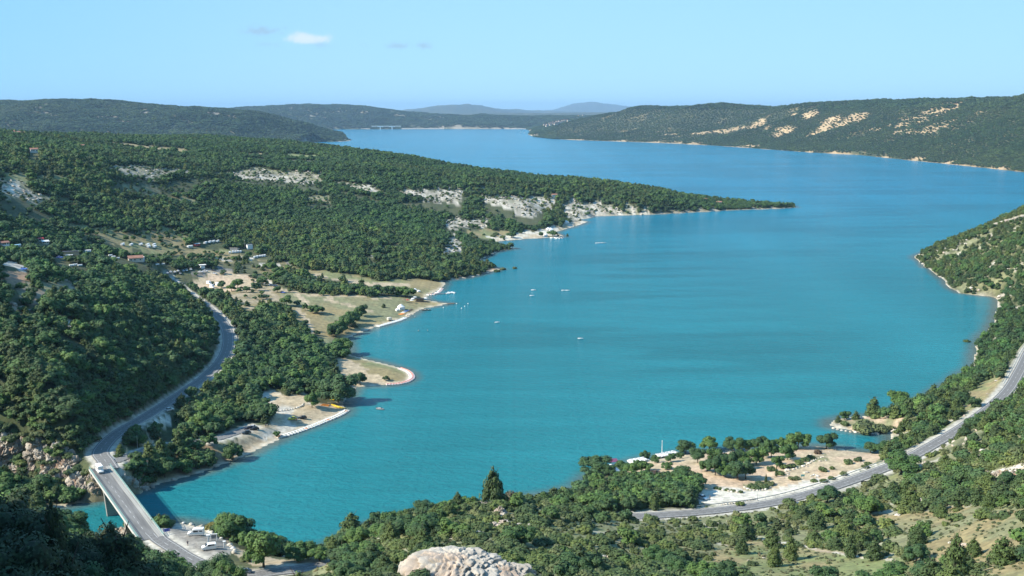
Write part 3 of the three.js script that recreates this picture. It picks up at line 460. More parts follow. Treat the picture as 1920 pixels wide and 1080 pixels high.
// a crown of leaf clumps, one metre high, standing at y = 0; lobes: [x, y, z, radius, squash]
function crownGeo(seed, lobes, clumps, size, opt = {}) {
  const r = rng(seed), pos = [], nor = [], col = [], tot = lobes.reduce((s, l) => s + l[3] * l[3], 0), hue = opt.hue || 0.12;
  const push = (p, n, c) => { pos.push(p.x, p.y, p.z); nor.push(n.x, n.y, n.z); col.push(c[0], c[1], c[2]); };
  const g0 = new THREE.IcosahedronGeometry(1, opt.core ?? 1), gp = g0.attributes.position, mid = new THREE.Vector3();
  lobes.forEach(([x, y, z, R, sq = 0.85], li) => {
    const b = 0.62 + 0.2 * r(), k = opt.coreScale || 0.8;
    for (let i = 0; i < gp.count; i += 3) {
      const t = [0, 1, 2].map((q) => { P3.fromBufferAttribute(gp, i + q); const w = k * (0.86 + 0.3 * vnoise(P3.x * 2.3 + li * 7 + 50, P3.y * 2.3 + P3.z * 1.7 + seed)); return new THREE.Vector3(x + P3.x * R * w, y + P3.y * R * sq * w, z + P3.z * R * w); });
      const n = t[1].clone().sub(t[0]).cross(t[2].clone().sub(t[0])).normalize();
      for (const p of t) push(p, n, [b, b, b]);
    }
    const m = Math.round(clumps * R * R / tot);
    for (let i = 0; i < m; i++) {
      const u = r() * 2 - 1, th = r() * 6.283, s = Math.sqrt(1 - u * u); N3.set(s * Math.cos(th), u, s * Math.sin(th));
      if (N3.y < -0.55 && r() < 0.6) continue;
      const w = (0.80 + 0.3 * Math.sqrt(r())) * (opt.spread || 1);
      mid.set(x + N3.x * R * w, y + N3.y * R * sq * w, z + N3.z * R * w);
      const e = size * (0.6 + 0.8 * r()), a = new THREE.Vector3(r() - 0.5, r() - 0.5, r() - 0.5).normalize(), f = N3.clone().addScaledVector(new THREE.Vector3(r() - 0.5, r() - 0.2, r() - 0.5), 1.3).normalize();
      a.cross(f).normalize(); const b2 = a.clone().cross(f), L = 0.72 + 0.56 * r(), h = (r() - 0.5) * hue;
      const c = [L * (1 + h), L, L * (1 - h)], nn = f.clone().lerp(N3, 0.4); nn.y += 0.32; nn.normalize();
      const q = [[-0.6, -0.45], [0.6, -0.4], [0.1, 0.75]].map(([i1, j1]) => mid.clone().addScaledVector(a, i1 * e).addScaledVector(b2, j1 * e));
      if (q[1].clone().sub(q[0]).cross(q[2].clone().sub(q[0])).dot(nn) < 0) [q[1], q[2]] = [q[2], q[1]];
      for (const p of q) push(p, nn, c);
    }
  });
  const g = new THREE.BufferGeometry(); g.setAttribute('position', new THREE.Float32BufferAttribute(pos, 3)); g.setAttribute('normal', new THREE.Float32BufferAttribute(nor, 3)); g.setAttribute('color', new THREE.Float32BufferAttribute(col, 3));
  return g;
}
function oakLobes(seed, n = 9, w = 0.5) {   // broad, uneven, flat-bottomed
  const r = rng(seed), L = [[0, 0.60, 0, 0.30, 0.85]];
  for (let i = 0; i < n; i++) { const t = i / n * 6.283 + r() * 0.7, d = w * (0.45 + 0.35 * r()), R = 0.15 + 0.12 * r(); L.push([Math.cos(t) * d, 0.36 + 0.34 * r() + (i % 3 === 0 ? 0.16 : 0), Math.sin(t) * d, R, 0.8]); }
  L.push([(r() - 0.5) * 0.2, 0.84, (r() - 0.5) * 0.2, 0.17, 0.85]); return L;
}
function pineLobes(seed, w = 0.36, dense = 1) {   // tiers of boughs narrowing to the top
  const r = rng(seed), L = [];
  const T = 6; for (let k = 0; k < T; k++) { const y = 0.2 + k / T * 0.74, rad = w * Math.pow(1 - k / (T + 0.3), 0.75), m = k > 3 ? 3 : 4 + Math.round(r() * dense); for (let i = 0; i < m; i++) { const t = i / m * 6.283 + k * 0.9 + r() * 0.8, d = rad * (0.55 + 0.4 * r()); L.push([Math.cos(t) * d, y + (r() - 0.5) * 0.08, Math.sin(t) * d, 0.07 + rad * 0.34 * (0.8 + 0.5 * r()), 0.62]); } }
  L.push([0, 0.95, 0, 0.055, 1.1], [0, 0.5, 0, 0.14, 1.5]); return L;
}
function shrubLobes(seed, n = 6) { const r = rng(seed), L = [[0, 0.42, 0, 0.42, 1.0]]; for (let i = 0; i < n; i++) { const t = i / n * 6.283 + r(), d = 0.34 + 0.25 * r(); L.push([Math.cos(t) * d, 0.22 + 0.32 * r(), Math.sin(t) * d, 0.22 + 0.16 * r(), 0.95]); } return L; }
function trunkGeo(seed, h, r0, limbs) {
  const r = rng(seed), P = [new THREE.CylinderGeometry(r0 * 0.55, r0, h, 8, 3)]; P[0].translate(0, h / 2 - 0.02, 0);
  for (let i = 0; i < limbs; i++) { const g = new THREE.CylinderGeometry(r0 * 0.18, r0 * 0.42, 0.34, 6); g.translate(0, 0.17, 0); g.rotateZ(0.5 + 0.5 * r()); g.rotateY(i / limbs * 6.283 + r()); g.translate(0, h * (0.72 + 0.25 * r()), 0); P.push(g); }
  const m = merge(P), p = m.attributes.position; for (let i = 0; i < p.count; i++) { const y = p.getY(i); p.setX(i, p.getX(i) + 0.012 * Math.sin(y * 9 + seed)); } m.computeVertexNormals(); return m;
}
const leafMat = (r, g, b) => new THREE.MeshStandardMaterial({ color: rgb(r, g, b), vertexColors: true, roughness: 0.78 });
const barkMat = new THREE.MeshStandardMaterial({ color: rgb(0.13, 0.10, 0.075), roughness: 0.95, map: grainTex });
const TINT = {
  oak: [[0.042, 0.096, 0.022], [0.050, 0.110, 0.023], [0.035, 0.080, 0.021], [0.070, 0.136, 0.026], [0.040, 0.090, 0.027]],
  pine: [[0.064, 0.104, 0.024], [0.047, 0.084, 0.022], [0.084, 0.124, 0.028], [0.052, 0.088, 0.027]],
  shrub: [[0.076, 0.114, 0.032], [0.060, 0.096, 0.026], [0.100, 0.126, 0.044], [0.052, 0.088, 0.026], [0.092, 0.132, 0.030]],
};
const LEAF = {}; for (const k in TINT) LEAF[k] = TINT[k].map((c) => leafMat(...c));
const NEAR = {
  oak: [11, 12, 13, 14].map((s, i) => crownGeo(s, oakLobes(s, 9 + i, 0.5 + 0.04 * i), 2600, 0.055)),
  pine: [21, 22, 23].map((s, i) => crownGeo(s, pineLobes(s, 0.32 + 0.05 * i), 2600, 0.05, { coreScale: 0.66, spread: 1.06 })),
  shrub: [31, 32, 33].map((s) => crownGeo(s, shrubLobes(s), 900, 0.13)),
};
const BIG = { oak: [81, 82, 83].map((s, i) => crownGeo(s, oakLobes(s, 14, 0.5).map(([x, y, z, R, q]) => [x, y, z, R * 0.86, q]), 9000, 0.026, { coreScale: 0.72, spread: 1.06 })), pine: [84, 85].map((s) => crownGeo(s, pineLobes(s, 0.34), 9000, 0.024, { coreScale: 0.6, spread: 1.1 })) };
const MID = {
  oak: [41, 42, 43].map((s, i) => crownGeo(s, oakLobes(s, 7, 0.5 + 0.05 * i), 620, 0.10, { core: 1 })),
  pine: [51, 52].map((s, i) => crownGeo(s, pineLobes(s, 0.34 + 0.05 * i, 0), 620, 0.085, { core: 0, coreScale: 0.7 })),
  shrub: [61, 62].map((s) => crownGeo(s, shrubLobes(s, 5), 320, 0.2, { core: 1 })),
  far: [71, 72].map((s) => crownGeo(s, oakLobes(s, 5, 0.5), 120, 0.2, { core: 0 })),
};
const TRUNK = { oak: [1, 2].map((s) => trunkGeo(s, 0.46, 0.038, 4)), pine: [3, 4].map((s) => trunkGeo(s, 0.9, 0.024, 3)), shrub: [5].map((s) => trunkGeo(s, 0.3, 0.04, 3)) };
// one prototype of every look, then clones
const PROTO = {};
function tree(kind, x, z, h, w, label, category, group, opt = {}) {
  const r = rng(Math.round(x * 13 + z * 7) + 99991), G = opt.big ? BIG[kind] : NEAR[kind], v = (opt.variant ?? Math.floor(r() * 9)) % G.length, t = opt.tint ?? Math.floor(r() * TINT[kind].length), key = (opt.big ? 'big ' : '') + kind + v + '_' + (opt.mat ? opt.mat.uuid : t);
  if (!PROTO[key]) {
    const o = new THREE.Group(); mesh('crown', G[v], opt.mat || LEAF[kind][t], o); mesh('trunk', TRUNK[kind][v % TRUNK[kind].length], barkMat, o); PROTO[key] = o;
  }
  const o = PROTO[key].clone(); o.name = numbered({ oak: 'oak_tree', pine: 'pine_tree', shrub: 'shrub' }[kind]); scene.add(o);
  o.position.set(x, (opt.y ?? groundH(x, z)) - 0.03 * h, z); o.scale.set(h * w, h, h * w); o.rotation.y = r() * 6.283; o.rotation.z = (opt.lean || 0) + (r() - 0.5) * 0.05;
  return tag(o, label, category || { oak: 'oak tree', pine: 'pine tree', shrub: 'shrub' }[kind], group);
}
const TAKEN = [];   // places where the woodland leaves room
// trees seen one by one: [kind, column and row of the foot, height in photo pixels, width factor, label]
const SINGLE = [];
const treeAt = (kind, u, v, px, w, label, opt = {}) => { const p = hit(u, v), d = project(p[0], p[1], p[2])[2], h = px * d / FPX; TAKEN.push([p[0], p[2], h * w * 0.5 + 1]); SINGLE.push([kind, p[0], p[2], h, w, label, opt]); };
// a plant that grows on a rock block stands on that block
const BLOCKS = [];
const onBlock = (x, z, y) => { const ray3 = new THREE.Raycaster(new THREE.Vector3(x, y + 30, z), new THREE.Vector3(0, -1, 0)); const hits = ray3.intersectObjects(BLOCKS, false); return hits.length ? Math.max(y, hits[0].point.y) : y; };
// trees that stand apart in the photograph: kind, foot column and row, height in photo pixels, width factor, label
for (const [k, u, v, px, w, label, opt] of [
  // the grove on the sandy car park
  ['oak', 1330, 845, 31, 1.05, 'tall round oak on the lake edge of the sandy car park beside the water', { group: 'oaks of the car park' }],
  ['oak', 1286, 850, 28, 1.2, 'broad dark oak on the shore just right of the white mast'],
  ['oak', 1209, 861, 19, 1.0, 'small dark oak on the shore between the white boat racks'],
  ['oak', 1115, 886, 36, 1.35, 'broad dark oak on the point left of the purple awning'],
  ['oak', 1549, 841, 31, 1.15, 'lone dark oak at the water beyond the right end of the grove'],
  ['oak', 1496, 842, 36, 1.1, 'largest oak at the right end of the lakeside row of the grove'],
  ['oak', 1464, 842, 24, 1.0, 'oak in the lakeside row next to the largest grove oak'],
  ['oak', 1446, 858, 36, 0.75, 'tall slender oak in the middle of the sandy grove'],
  ...[[1308, 868, 25], [1338, 866, 25], [1341, 891, 33], [1357, 893, 27], [1371, 880, 31], [1383, 898, 31], [1398, 898, 31], [1418, 870, 29], [1476, 862, 27], [1457, 876, 20], [1326, 884, 20], [1367, 843, 22], [1391, 848, 25], [1406, 846, 20], [1421, 846, 25], [1436, 848, 20], [1350, 868, 20], [1392, 872, 24], [1432, 858, 20]].map(([a, b, c]) => ['oak', a, b, c * 1.18, 0.98, 'pruned oak with a bare stem in the grove on the sandy car park', { group: 'oaks of the car park grove' }]),
  ['oak', 1310, 913, 28, 1.15, 'oak at the left edge of the white gravel lot beside the parked car'],
  ['oak', 1278, 905, 31, 1.15, 'bushy oak behind the parked white car, against the pink sand'],
  ['shrub', 1221, 898, 18, 1.6, 'reddish brown bush in the wood beside the boat racks', { mat: leafMat(0.10, 0.068, 0.045) }],
  ...[[1166, 884, 23], [1184, 890, 23], [1210, 884, 21], [1228, 868, 15], [1258, 866, 17], [1250, 880, 15], [1243, 903, 21], [1275, 860, 14], [1140, 892, 22], [1196, 876, 16]].map(([a, b, c]) => ['oak', a, b, c, 1.15, 'oak among the sandy clearings behind the boat racks', { group: 'oaks behind the boat racks' }]),
  ['pine', 1435.5, 908, 22, 0.28, 'slim dark cypress standing in the round planted bed', { category: 'cypress' }],
  ['pine', 1455, 894, 22, 0.3, 'slim cypress beside the stone edged bed in the sand', { category: 'cypress' }],
  ['shrub', 1543, 884, 11, 1.0, 'round clipped bush on a stem in the middle of the sandy lot'],
  ['shrub', 1590, 870, 11, 1.1, 'clipped cone tree in the sandy lot towards the road'],
  ['shrub', 1610, 865, 10, 1.1, 'small flat topped tree nearest the lake in the sandy lot'],
  ['shrub', 1560, 880, 8, 0.8, 'thin young palm like plant ringed with stones in the sandy lot'],
  ['shrub', 1480, 946, 15, 1.2, 'round green bush at the roadside below the white gravel lot'],
  ['shrub', 1388, 947, 8, 1.5, 'dark low bush between the gravel lot and the road'],
  ['shrub', 1533, 851, 11, 0.9, 'reddish bush at the tip of the planted strip by the lake', { mat: leafMat(0.11, 0.075, 0.045) }],
  ...[[1527, 904], [1544, 904], [1559, 899], [1583, 891], [1628, 872], [1622, 877], [1486, 900], [1493, 899]].map(([a, b]) => ['shrub', a, b, 8, 1.2, 'round clipped bush in the line between the sandy lot and the road', { group: 'clipped bushes along the sandy lot' }]),
  ...[[1375, 922], [1363, 920], [1389, 924], [1343, 917], [1350, 918]].map(([a, b]) => ['shrub', a, b, 6, 1.1, 'tiny bush in the strip between pink sand and gravel', { group: 'tiny bushes along the gravel lot' }]),
  ...[[1410, 914], [1418, 917], [1428, 913], [1442, 910], [1434, 915], [1424, 909]].map(([a, b]) => ['shrub', a, b, 9, 1.3, 'leafy bush in the round planted bed at the gravel lot', { group: 'bushes in the round bed' }]),
  ...[[1498, 870], [1485, 876], [1470, 878], [1445, 882], [1510, 864], [1520, 860], [1462, 890]].map(([a, b]) => ['shrub', a, b, 9, 1.3, 'bush in the stone edged strip across the sand', { group: 'bushes in the planted strip' }]),
  // left shore
  ['oak', 645, 665, 34, 1.0, 'dark round tree alone at the head of the bay, its shadow on the water'],
  ['oak', 634, 755, 56, 1.0, 'biggest oak on the left shore, overhanging the lake by the yellow kayaks'],
  ['oak', 611, 742, 34, 1.1, 'oak behind the biggest oak of the left shore'],
  ['oak', 675, 722, 25, 1.05, 'dark round tree alone on the grass spit'],
  ['oak', 585, 764, 31, 0.9, 'light green tree on the gravel behind the orange kayaks', { tint: 3 }],
  ['oak', 572, 582, 15, 0.75, 'small narrow tree by the dirt track on the meadow'],
  ['oak', 594, 588, 18, 1.35, 'small round tree alone in the middle of the dry meadow'],
  ['oak', 569, 619, 20, 0.9, 'tree beside the twin wheel tracks on the dry meadow'],
  ['oak', 537, 573, 20, 1.1, 'tree at the upper corner of the dry meadow'],
  ['oak', 437, 862, 32, 0.95, 'full round tree on the shore at the left end of the gravel beach'],
  ...[[630, 632, 27], [640, 624, 28], [652, 616, 27], [660, 608, 25], [667, 601, 23], [677, 593, 23], [625, 626, 22], [646, 610, 22]].map(([a, b, c]) => ['oak', a, b, c, 0.95, 'oak in the row of trees between the dry meadow and the bay', { group: 'oak row on the meadow' }]),
  ['oak', 761, 557, 22, 1.45, 'broad dark tree alone at the lake end of the hedgerow'],
  ...[[728, 554, 20], [716, 553, 17], [702, 552, 19], [690, 551, 16]].map(([a, b, c]) => ['oak', a, b, c, 1.2, 'dark tree at the right end of the hedgerow across the meadows', { group: 'end trees of the hedgerow' }]),
  ...[[675, 549], [660, 548], [645, 548], [630, 547], [615, 546], [602, 544], [590, 541], [578, 539], [565, 535], [553, 531], [540, 527], [530, 522], [520, 516], [512, 508], [522, 524], [535, 534], [550, 540]].map(([a, b]) => ['oak', a, b, 17, 1.25, 'oak in the hedgerow between the two dry meadows', { group: 'hedgerow oaks' }]),
  ['pine', 226, 853, 24, 0.9, 'small pointed fir on the grass island by the end of the bridge'],
  ['shrub', 220, 857, 7, 1.6, 'low bush under the fir on the grass island'],
  ['oak', 495, 1063, 76, 0.86, 'tall light green tree beside the lower road by the lake', { tint: 3 }],
  ['oak', 562, 1050, 38, 1.15, 'round dark tree at the water beside the lower road'],
  ['oak', 447, 1014, 32, 1.0, 'dark tree at the lake end of the bridge car park'],
  ['oak', 466, 1030, 34, 1.1, 'tree on the bank behind the tall light green tree'],
  ['shrub', 400, 994, 20, 1.0, 'tall bush with yellow flowering top on the bank behind the camper van', { mat: leafMat(0.16, 0.15, 0.03) }],
  ['shrub', 413, 1002, 13, 1.5, 'dark round bush on the bank right of the yellow flowering bush'],
  ['shrub', 311, 988, 18, 1.3, 'round bush at the water beside the bridge end'],
  ['shrub', 462, 1052, 14, 1.0, 'small dark bush on the sand below the tall light green tree'],
  ['oak', 600, 1052, 30, 1.2, 'tree at the water where the lower road goes behind the knoll'],
  // knoll and slope in front
  ['pine', 925, 945, 76, 0.62, 'large dark pine on the crest of the knoll in front of the lake', { variant: 2, tint: 1 }],
  ['shrub', 957, 944, 30, 0.9, 'half dead reddish bush beside the large pine on the knoll', { mat: leafMat(0.10, 0.09, 0.05) }],
  ['pine', 858, 953, 34, 0.75, 'narrow dark pine beside the pale rock wall on the knoll'],
  ['oak', 798, 966, 26, 1.4, 'round bush like oak on the skyline of the knoll against the water'],
  ['pine', 660, 1012, 55, 1.1, 'spreading olive pine at the left end of the knoll against the lake', { tint: 0 }],
  ['pine', 733, 1022, 48, 1.0, 'broad olive pine on the left flank of the knoll', { tint: 2 }],
  ['pine', 1595, 1046, 52, 0.6, 'dark upright pine at the bend of the footpath on the grassy slope', { tint: 1 }],
  ['pine', 1702, 1052, 42, 0.6, 'small upright pine on the grass right of the footpath bend', { tint: 1 }],
  ['pine', 1790, 1085, 92, 0.62, 'tallest pine at the bottom of the grassy slope near the right corner', { tint: 0, variant: 1 }],
  ['pine', 1825, 1044, 40, 0.8, 'rounded young pine to the right of the tallest slope pine', { tint: 0 }],
  ['pine', 1640, 1050, 44, 0.9, 'pine behind the dark upright pine at the footpath'],
  ['oak', 1718, 1055, 40, 1.1, 'round oak in the grass between two slope pines'],
  ['pine', 1390, 1038, 36, 0.75, 'young pine alone on the green meadow below the road'],
  ['pine', 1482, 1050, 50, 0.7, 'pair of leaning olive pines by the start of the footpath, right hand one', { tint: 2 }],
  ['pine', 1452, 1062, 46, 0.8, 'pair of leaning olive pines by the start of the footpath, left hand one', { tint: 2 }],
  ['shrub', 800, 1050, 24, 1.5, 'dark round bush growing on the left shoulder of the big pale outcrop'], ...[[835, 1046], [895, 1040], [915, 1052], [930, 1046], [880, 1060], [940, 1062], [826, 1070], [900, 1068]].map(([a, b]) => ['shrub', a, b, 4.5, 1.8, 'tuft growing in a crack of the big pale outcrop', { group: 'tufts on the big pale outcrop', lift: 1 }]), ['shrub', 856, 1034, 7, 1.5, 'small bush in the middle of the big pale outcrop'], ['shrub', 875, 1032, 6, 1.4, 'smaller bush right of the middle of the big pale outcrop'], ['shrub', 815, 1056, 12, 1.3, 'bush below the dark round bush on the outcrop'],
  ...[[12, 812], [30, 826], [48, 820], [70, 838], [92, 846], [112, 852], [128, 868], [20, 858], [58, 870], [86, 884], [104, 900], [132, 905], [40, 892], [146, 880]].map(([a, b]) => ['shrub', a, b, 11, 1.4, 'dark bush clinging to a ledge of the limestone cliff', { group: 'bushes on the limestone cliff' }]),
  ['oak', 1552, 942, 34, 1.3, 'dark oak just below the road in the middle of the curve'],
  ['oak', 1690, 888, 42, 1.4, 'broad oak reaching over the road on its lower side'],
  ['oak', 1630, 968, 40, 1.2, 'dark oak thicket in the upper part of the grassy slope'],
  // the small spit and the right shore
  ['pine', 1638, 781, 40, 1.0, 'dark pine standing highest on the small rocky spit'],
  ['oak', 1583, 787, 18, 1.1, 'small dark bush tree at the tip of the rocky spit'],
  ['oak', 1686, 765, 34, 1.1, 'pale green tree behind the rocky spit', { tint: 3 }],
  ['shrub', 1620, 808, 26, 1.3, 'dark bush on the near side of the rocky spit'],
  ['shrub', 1652, 808, 16, 1.2, 'bush beside the small cove under the rocky spit'],
  ['oak', 1632, 850, 22, 1.2, 'dark tree leaning over the cove by the car park'],
  ['oak', 1652, 852, 26, 1.1, 'tree at the head of the cove beside the road'],
  ['shrub', 1813, 641, 7, 1.2, 'green bush standing in the water off the right shore', { y: -0.3 }],
  ['shrub', 943, 506, 7, 1.0, 'larger flooded bush off the wooded point', { y: -0.3 }],
  ['shrub', 965, 504, 6, 1.0, 'outermost flooded bush off the wooded point', { y: -0.3 }],
  ['shrub', 931, 510, 7, 1.1, 'flooded bush nearest the wooded point', { y: -0.3 }],
  // the further beach
  ['oak', 959, 446, 12, 1.3, 'dark tree on the sand of the further beach'],
  ['oak', 1036, 443, 12, 1.4, 'round tree beside the white boats of the further beach'],
  ['oak', 1014, 444, 10, 0.9, 'tree left of the hut on the further beach'],
  ['pine', 1064, 443, 7, 0.8, 'small pointed tree on the tip of the further beach'],
  ...[[890, 446], [925, 444], [930, 440], [942, 446]].map(([a, b]) => ['shrub', a, b, 6, 1.2, 'bush on the grass of the further beach', { group: 'bushes on the further beach' }]),
  // yard and pitches by the camp
  ...[[446, 540, 18], [434, 546, 15], [462, 548, 12], [480, 545, 16], [492, 535, 18], [398, 533, 6], [415, 540, 14], [520, 548, 12], [545, 548, 7], [500, 560, 8], [478, 562, 7], [460, 558, 7], [557, 574, 12]].map(([a, b, c]) => ['oak', a, b, c, 1.15, 'oak by the tent pitches beside the pink sand yard', { group: 'oaks by the tent pitches' }]),
  ...[[130, 436, 8], [146, 433, 10], [165, 440, 16], [170, 441, 14], [198, 440, 10], [214, 445, 8], [250, 451, 10], [270, 449, 9], [288, 448, 8], [302, 449, 9], [315, 448, 10], [300, 436, 12], [320, 438, 8], [255, 438, 10], [236, 452, 12]].map(([a, b, c]) => ['oak', a, b, c, 0.9, 'small tree standing on the dry field above the camp', { group: 'trees on the dry field' }]),
]) treeAt(k, u, v, px, w, label, opt || {});
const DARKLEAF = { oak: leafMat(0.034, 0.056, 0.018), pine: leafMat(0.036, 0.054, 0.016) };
// the dark wood below the viewpoint: crown tops at [column, row], ground distance
for (let [k, u, v, d, w, label, opt] of [
  ['oak', -10, 905, 215, 0.85, 'dark foreground oak cut by the left edge of the picture'],
  ['oak', 40, 945, 200, 0.8, 'dark foreground oak below the pink cliff'],
  ['pine', 99, 925, 185, 0.34, 'slim foreground conifer with a light green tip'],
  ['oak', 140, 992, 195, 0.7, 'dark foreground oak right of the slim conifer'],
  ['oak', 172, 990, 205, 0.6, 'dark foreground oak under the bridge pier'],
  ['pine', 262, 972, 178, 0.72, 'leaning foreground pine whose bare bough crosses the bridge', { lean: -0.34 }],
  ['oak', 215, 1018, 190, 0.75, 'dark foreground oak below the leaning pine'],
  ['oak', 65, 1000, 168, 0.8, 'nearest dark oak in the bottom left corner'],
  ['oak', 5, 1010, 160, 0.8, 'dark oak in the very corner at the bottom left'],
  ['pine', 125, 1030, 160, 0.6, 'bright green young pine at the bottom left'],
  ['oak', 180, 1045, 165, 0.8, 'dark oak on the bottom edge left of the bridge end'],
  ['oak', 290, 1035, 215, 0.9, 'grey green oak below the bridge end'],
  ['oak', 340, 1056, 240, 0.8, 'grey green oak at the foot of the bridge car park'],
  ['oak', 398, 1036, 268, 0.9, 'large grey green oak beside the entrance of the bridge car park'],
  ['oak', 428, 1054, 262, 0.8, 'grey green oak between the car park and the dark car'],
  ['oak', 250, 1058, 190, 0.95, 'dark oak on the bottom edge below the bridge'],
  ['oak', 325, 1068, 205, 1.0, 'oak on the bottom edge below the car park'],
  ['oak', 375, 1072, 225, 0.9, 'oak on the bottom edge left of the lower road'],
  ['oak', 80, 1060, 150, 0.8, 'lowest dark oak on the bottom edge at the left'],
]) {
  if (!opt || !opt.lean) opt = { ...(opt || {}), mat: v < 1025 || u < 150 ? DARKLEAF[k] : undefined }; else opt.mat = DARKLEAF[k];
  const p = atD(u, v, d), g = groundH(p[0], p[2]), h = Math.max(3, p[1] - g); TAKEN.push([p[0], p[2], h * w * 0.35]);
  SINGLE.push([k, p[0], p[2], h, w, label, { ...(opt || {}), big: true }]);
}
// ---------- built things ----------
const M = {
  white: std(0.80, 0.80, 0.78, 0.5), cream: std(0.66, 0.60, 0.48, 0.7), glass: std(0.03, 0.04, 0.05, 0.12), black: std(0.02, 0.02, 0.022, 0.5), tyre: std(0.025, 0.025, 0.025, 0.9), chrome: std(0.6, 0.6, 0.6, 0.3, { metalness: 0.8 }),
  concrete: new THREE.MeshStandardMaterial({ color: rgb(0.42, 0.41, 0.38), roughness: 0.9, map: grainTex }), rail: std(0.20, 0.36, 0.33, 0.5), red: std(0.42, 0.05, 0.04, 0.5), roof: new THREE.MeshStandardMaterial({ color: rgb(0.40, 0.20, 0.14), roughness: 0.9, map: grainTex }), wall: std(0.62, 0.55, 0.46, 0.9),
  orange: std(0.72, 0.25, 0.04, 0.5), yellow: std(0.80, 0.55, 0.03, 0.5), blue: std(0.05, 0.16, 0.45, 0.45), sky: std(0.35, 0.58, 0.72, 0.5), pink: std(0.75, 0.36, 0.28, 0.5), wood: std(0.20, 0.14, 0.09, 0.9), dark: std(0.05, 0.045, 0.04, 0.8), purple: std(0.17, 0.05, 0.11, 0.7), amber: std(0.6, 0.25, 0.03, 0.4), tail: std(0.4, 0.02, 0.02, 0.4), canvas: std(0.78, 0.77, 0.73, 0.8), lime: std(0.45, 0.50, 0.08, 0.5), grey: std(0.22, 0.23, 0.24, 0.4),
};
const paint = (r, g, b) => std(r, g, b, 0.35, { metalness: 0.1 });
// where a thing stands, keeping the woods from hiding it
function spot(u, v, half = 2, apron = 1) {
  const p = hit(u, v), r = Math.hypot(p[0], p[2]);
  if (r > 300) { const L = (r > 1000 ? 0.45 : 1) * apron * 6.5 * r / Math.max(20, EYE - p[1]); for (let s = 0; s <= L; s += 3) TAKEN.push([p[0] * (1 - s / r), p[2] * (1 - s / r), half + 0.8]); }
  return p;
}
const facing = (p, a) => Math.atan2(p[0], p[2]) + a;   // turned by a from looking at the viewpoint

// bridge over the inlet
{
  const ax = Math.atan2(41.9, 69.2), o = thing('road_bridge', 'concrete road bridge with green railings crossing the inlet', 'bridge', [-161.1, 11, -413.9], ax), L0 = -3, L1 = 82, len = L1 - L0, mid = (L0 + L1) / 2;
  mesh('deck', merge([box(8.0, 0.5, len, 0, -0.28, mid), box(0.9, 1.1, len, -2.6, -1.05, mid), box(0.9, 1.1, len, 2.6, -1.05, mid), box(0.9, 1.1, len, 0, -1.05, mid)]), M.concrete, o);
  mesh('carriageway', box(5.6, 0.06, len, -0.55, 0.004, mid), asphaltMat, o);
  mesh('sidewalk', rbox(1.45, 0.2, len, 0.04, 3.0, 0.07, mid), M.concrete, o);
  mesh('sidewalk', rbox(0.6, 0.2, len, 0.04, -3.68, 0.07, mid), M.concrete, o);
  const line = []; for (let z = L0 + 2; z < L1 - 4; z += 6) line.push(box(0.12, 0.02, 2.6, -0.55, 0.04, z)); mesh('road_marking', merge(line), paintMat, o).userData.kind = 'stuff';
  for (const s of [-1, 1]) {
    const rl = mesh('railing', merge([box(0.12, 0.1, len, s * 3.9, 1.12, mid), box(0.07, 0.06, len, s * 3.9, 0.75, mid), box(0.07, 0.06, len, s * 3.9, 0.45, mid)]), M.rail, o);
    const p = []; for (let z = L0; z <= L1; z += 2) p.push(box(0.1, 1.1, 0.1, s * 3.9, 0.55, z)); const q = mesh('posts', merge(p), M.rail, rl); q.userData.kind = 'stuff';
    mesh('edge_beam', box(0.35, 0.55, len, s * 4.02, -0.12, mid), std(0.55, 0.54, 0.50), o);
  }
  for (const z of [22.5, 58]) {
    const sh = new THREE.Shape(); sh.moveTo(-2.6, -13.5); sh.lineTo(2.6, -13.5); sh.lineTo(3.6, -1.4); sh.lineTo(-3.6, -1.4); sh.closePath();
    const g = new THREE.ExtrudeGeometry(sh, { depth: 1.3, bevelEnabled: true, bevelSize: 0.12, bevelThickness: 0.12, bevelSegments: 1 }); g.translate(0, 0, z - 0.65); mesh('pier', g, M.concrete, o);
  }
  mesh('abutment', box(8, 7, 3, 0, -4, L0 + 1), M.concrete, o); mesh('abutment', box(8, 7, 3, 0, -4, L1 - 1), M.concrete, o);
}
guardRail(ROADS[0].curve, 4.5, 0.10, 0.97, 'long steel guard rail on the outer side of the winding road', 'guard rails');
guardRail(ROADS[2].curve, -4.4, 0.34, 0.54, 'steel guard rail between the road and the wood by the car park', 'guard rails');
guardRail(ROADS[2].curve, -4.4, 0.74, 0.99, 'steel guard rail on the lake side of the climbing right hand road', 'guard rails');
guardRail(ROADS[2].curve, -4.3, 0.14, 0.24, 'steel guard rail on the lake side of the lower road', 'guard rails');

// ---- vehicles
function wheelSet(o, w, wb, r = 0.32) { for (const [sx, sz] of [[-1, 1], [1, 1], [-1, -1], [1, -1]]) { const g = new THREE.CylinderGeometry(r, r, 0.2, 16); g.rotateZ(Math.PI / 2); const m = mesh('wheel', g, M.tyre, o); m.position.set(sx * w, r, sz * wb); const h = new THREE.CylinderGeometry(r * 0.55, r * 0.55, 0.22, 12); h.rotateZ(Math.PI / 2); mesh('rim', h, M.chrome, m); } }
const profile = (pts, width, bev = 0.08) => { const s = new THREE.Shape(); pts.forEach(([x, y], i) => i ? s.lineTo(x, y) : s.moveTo(x, y)); s.closePath(); const g = new THREE.ExtrudeGeometry(s, { depth: width - 2 * bev, bevelEnabled: true, bevelSize: bev, bevelThickness: bev, bevelSegments: 2, curveSegments: 4 }); g.translate(0, 0, -(width - 2 * bev) / 2); g.rotateY(-Math.PI / 2); return g; };   // x forward becomes z
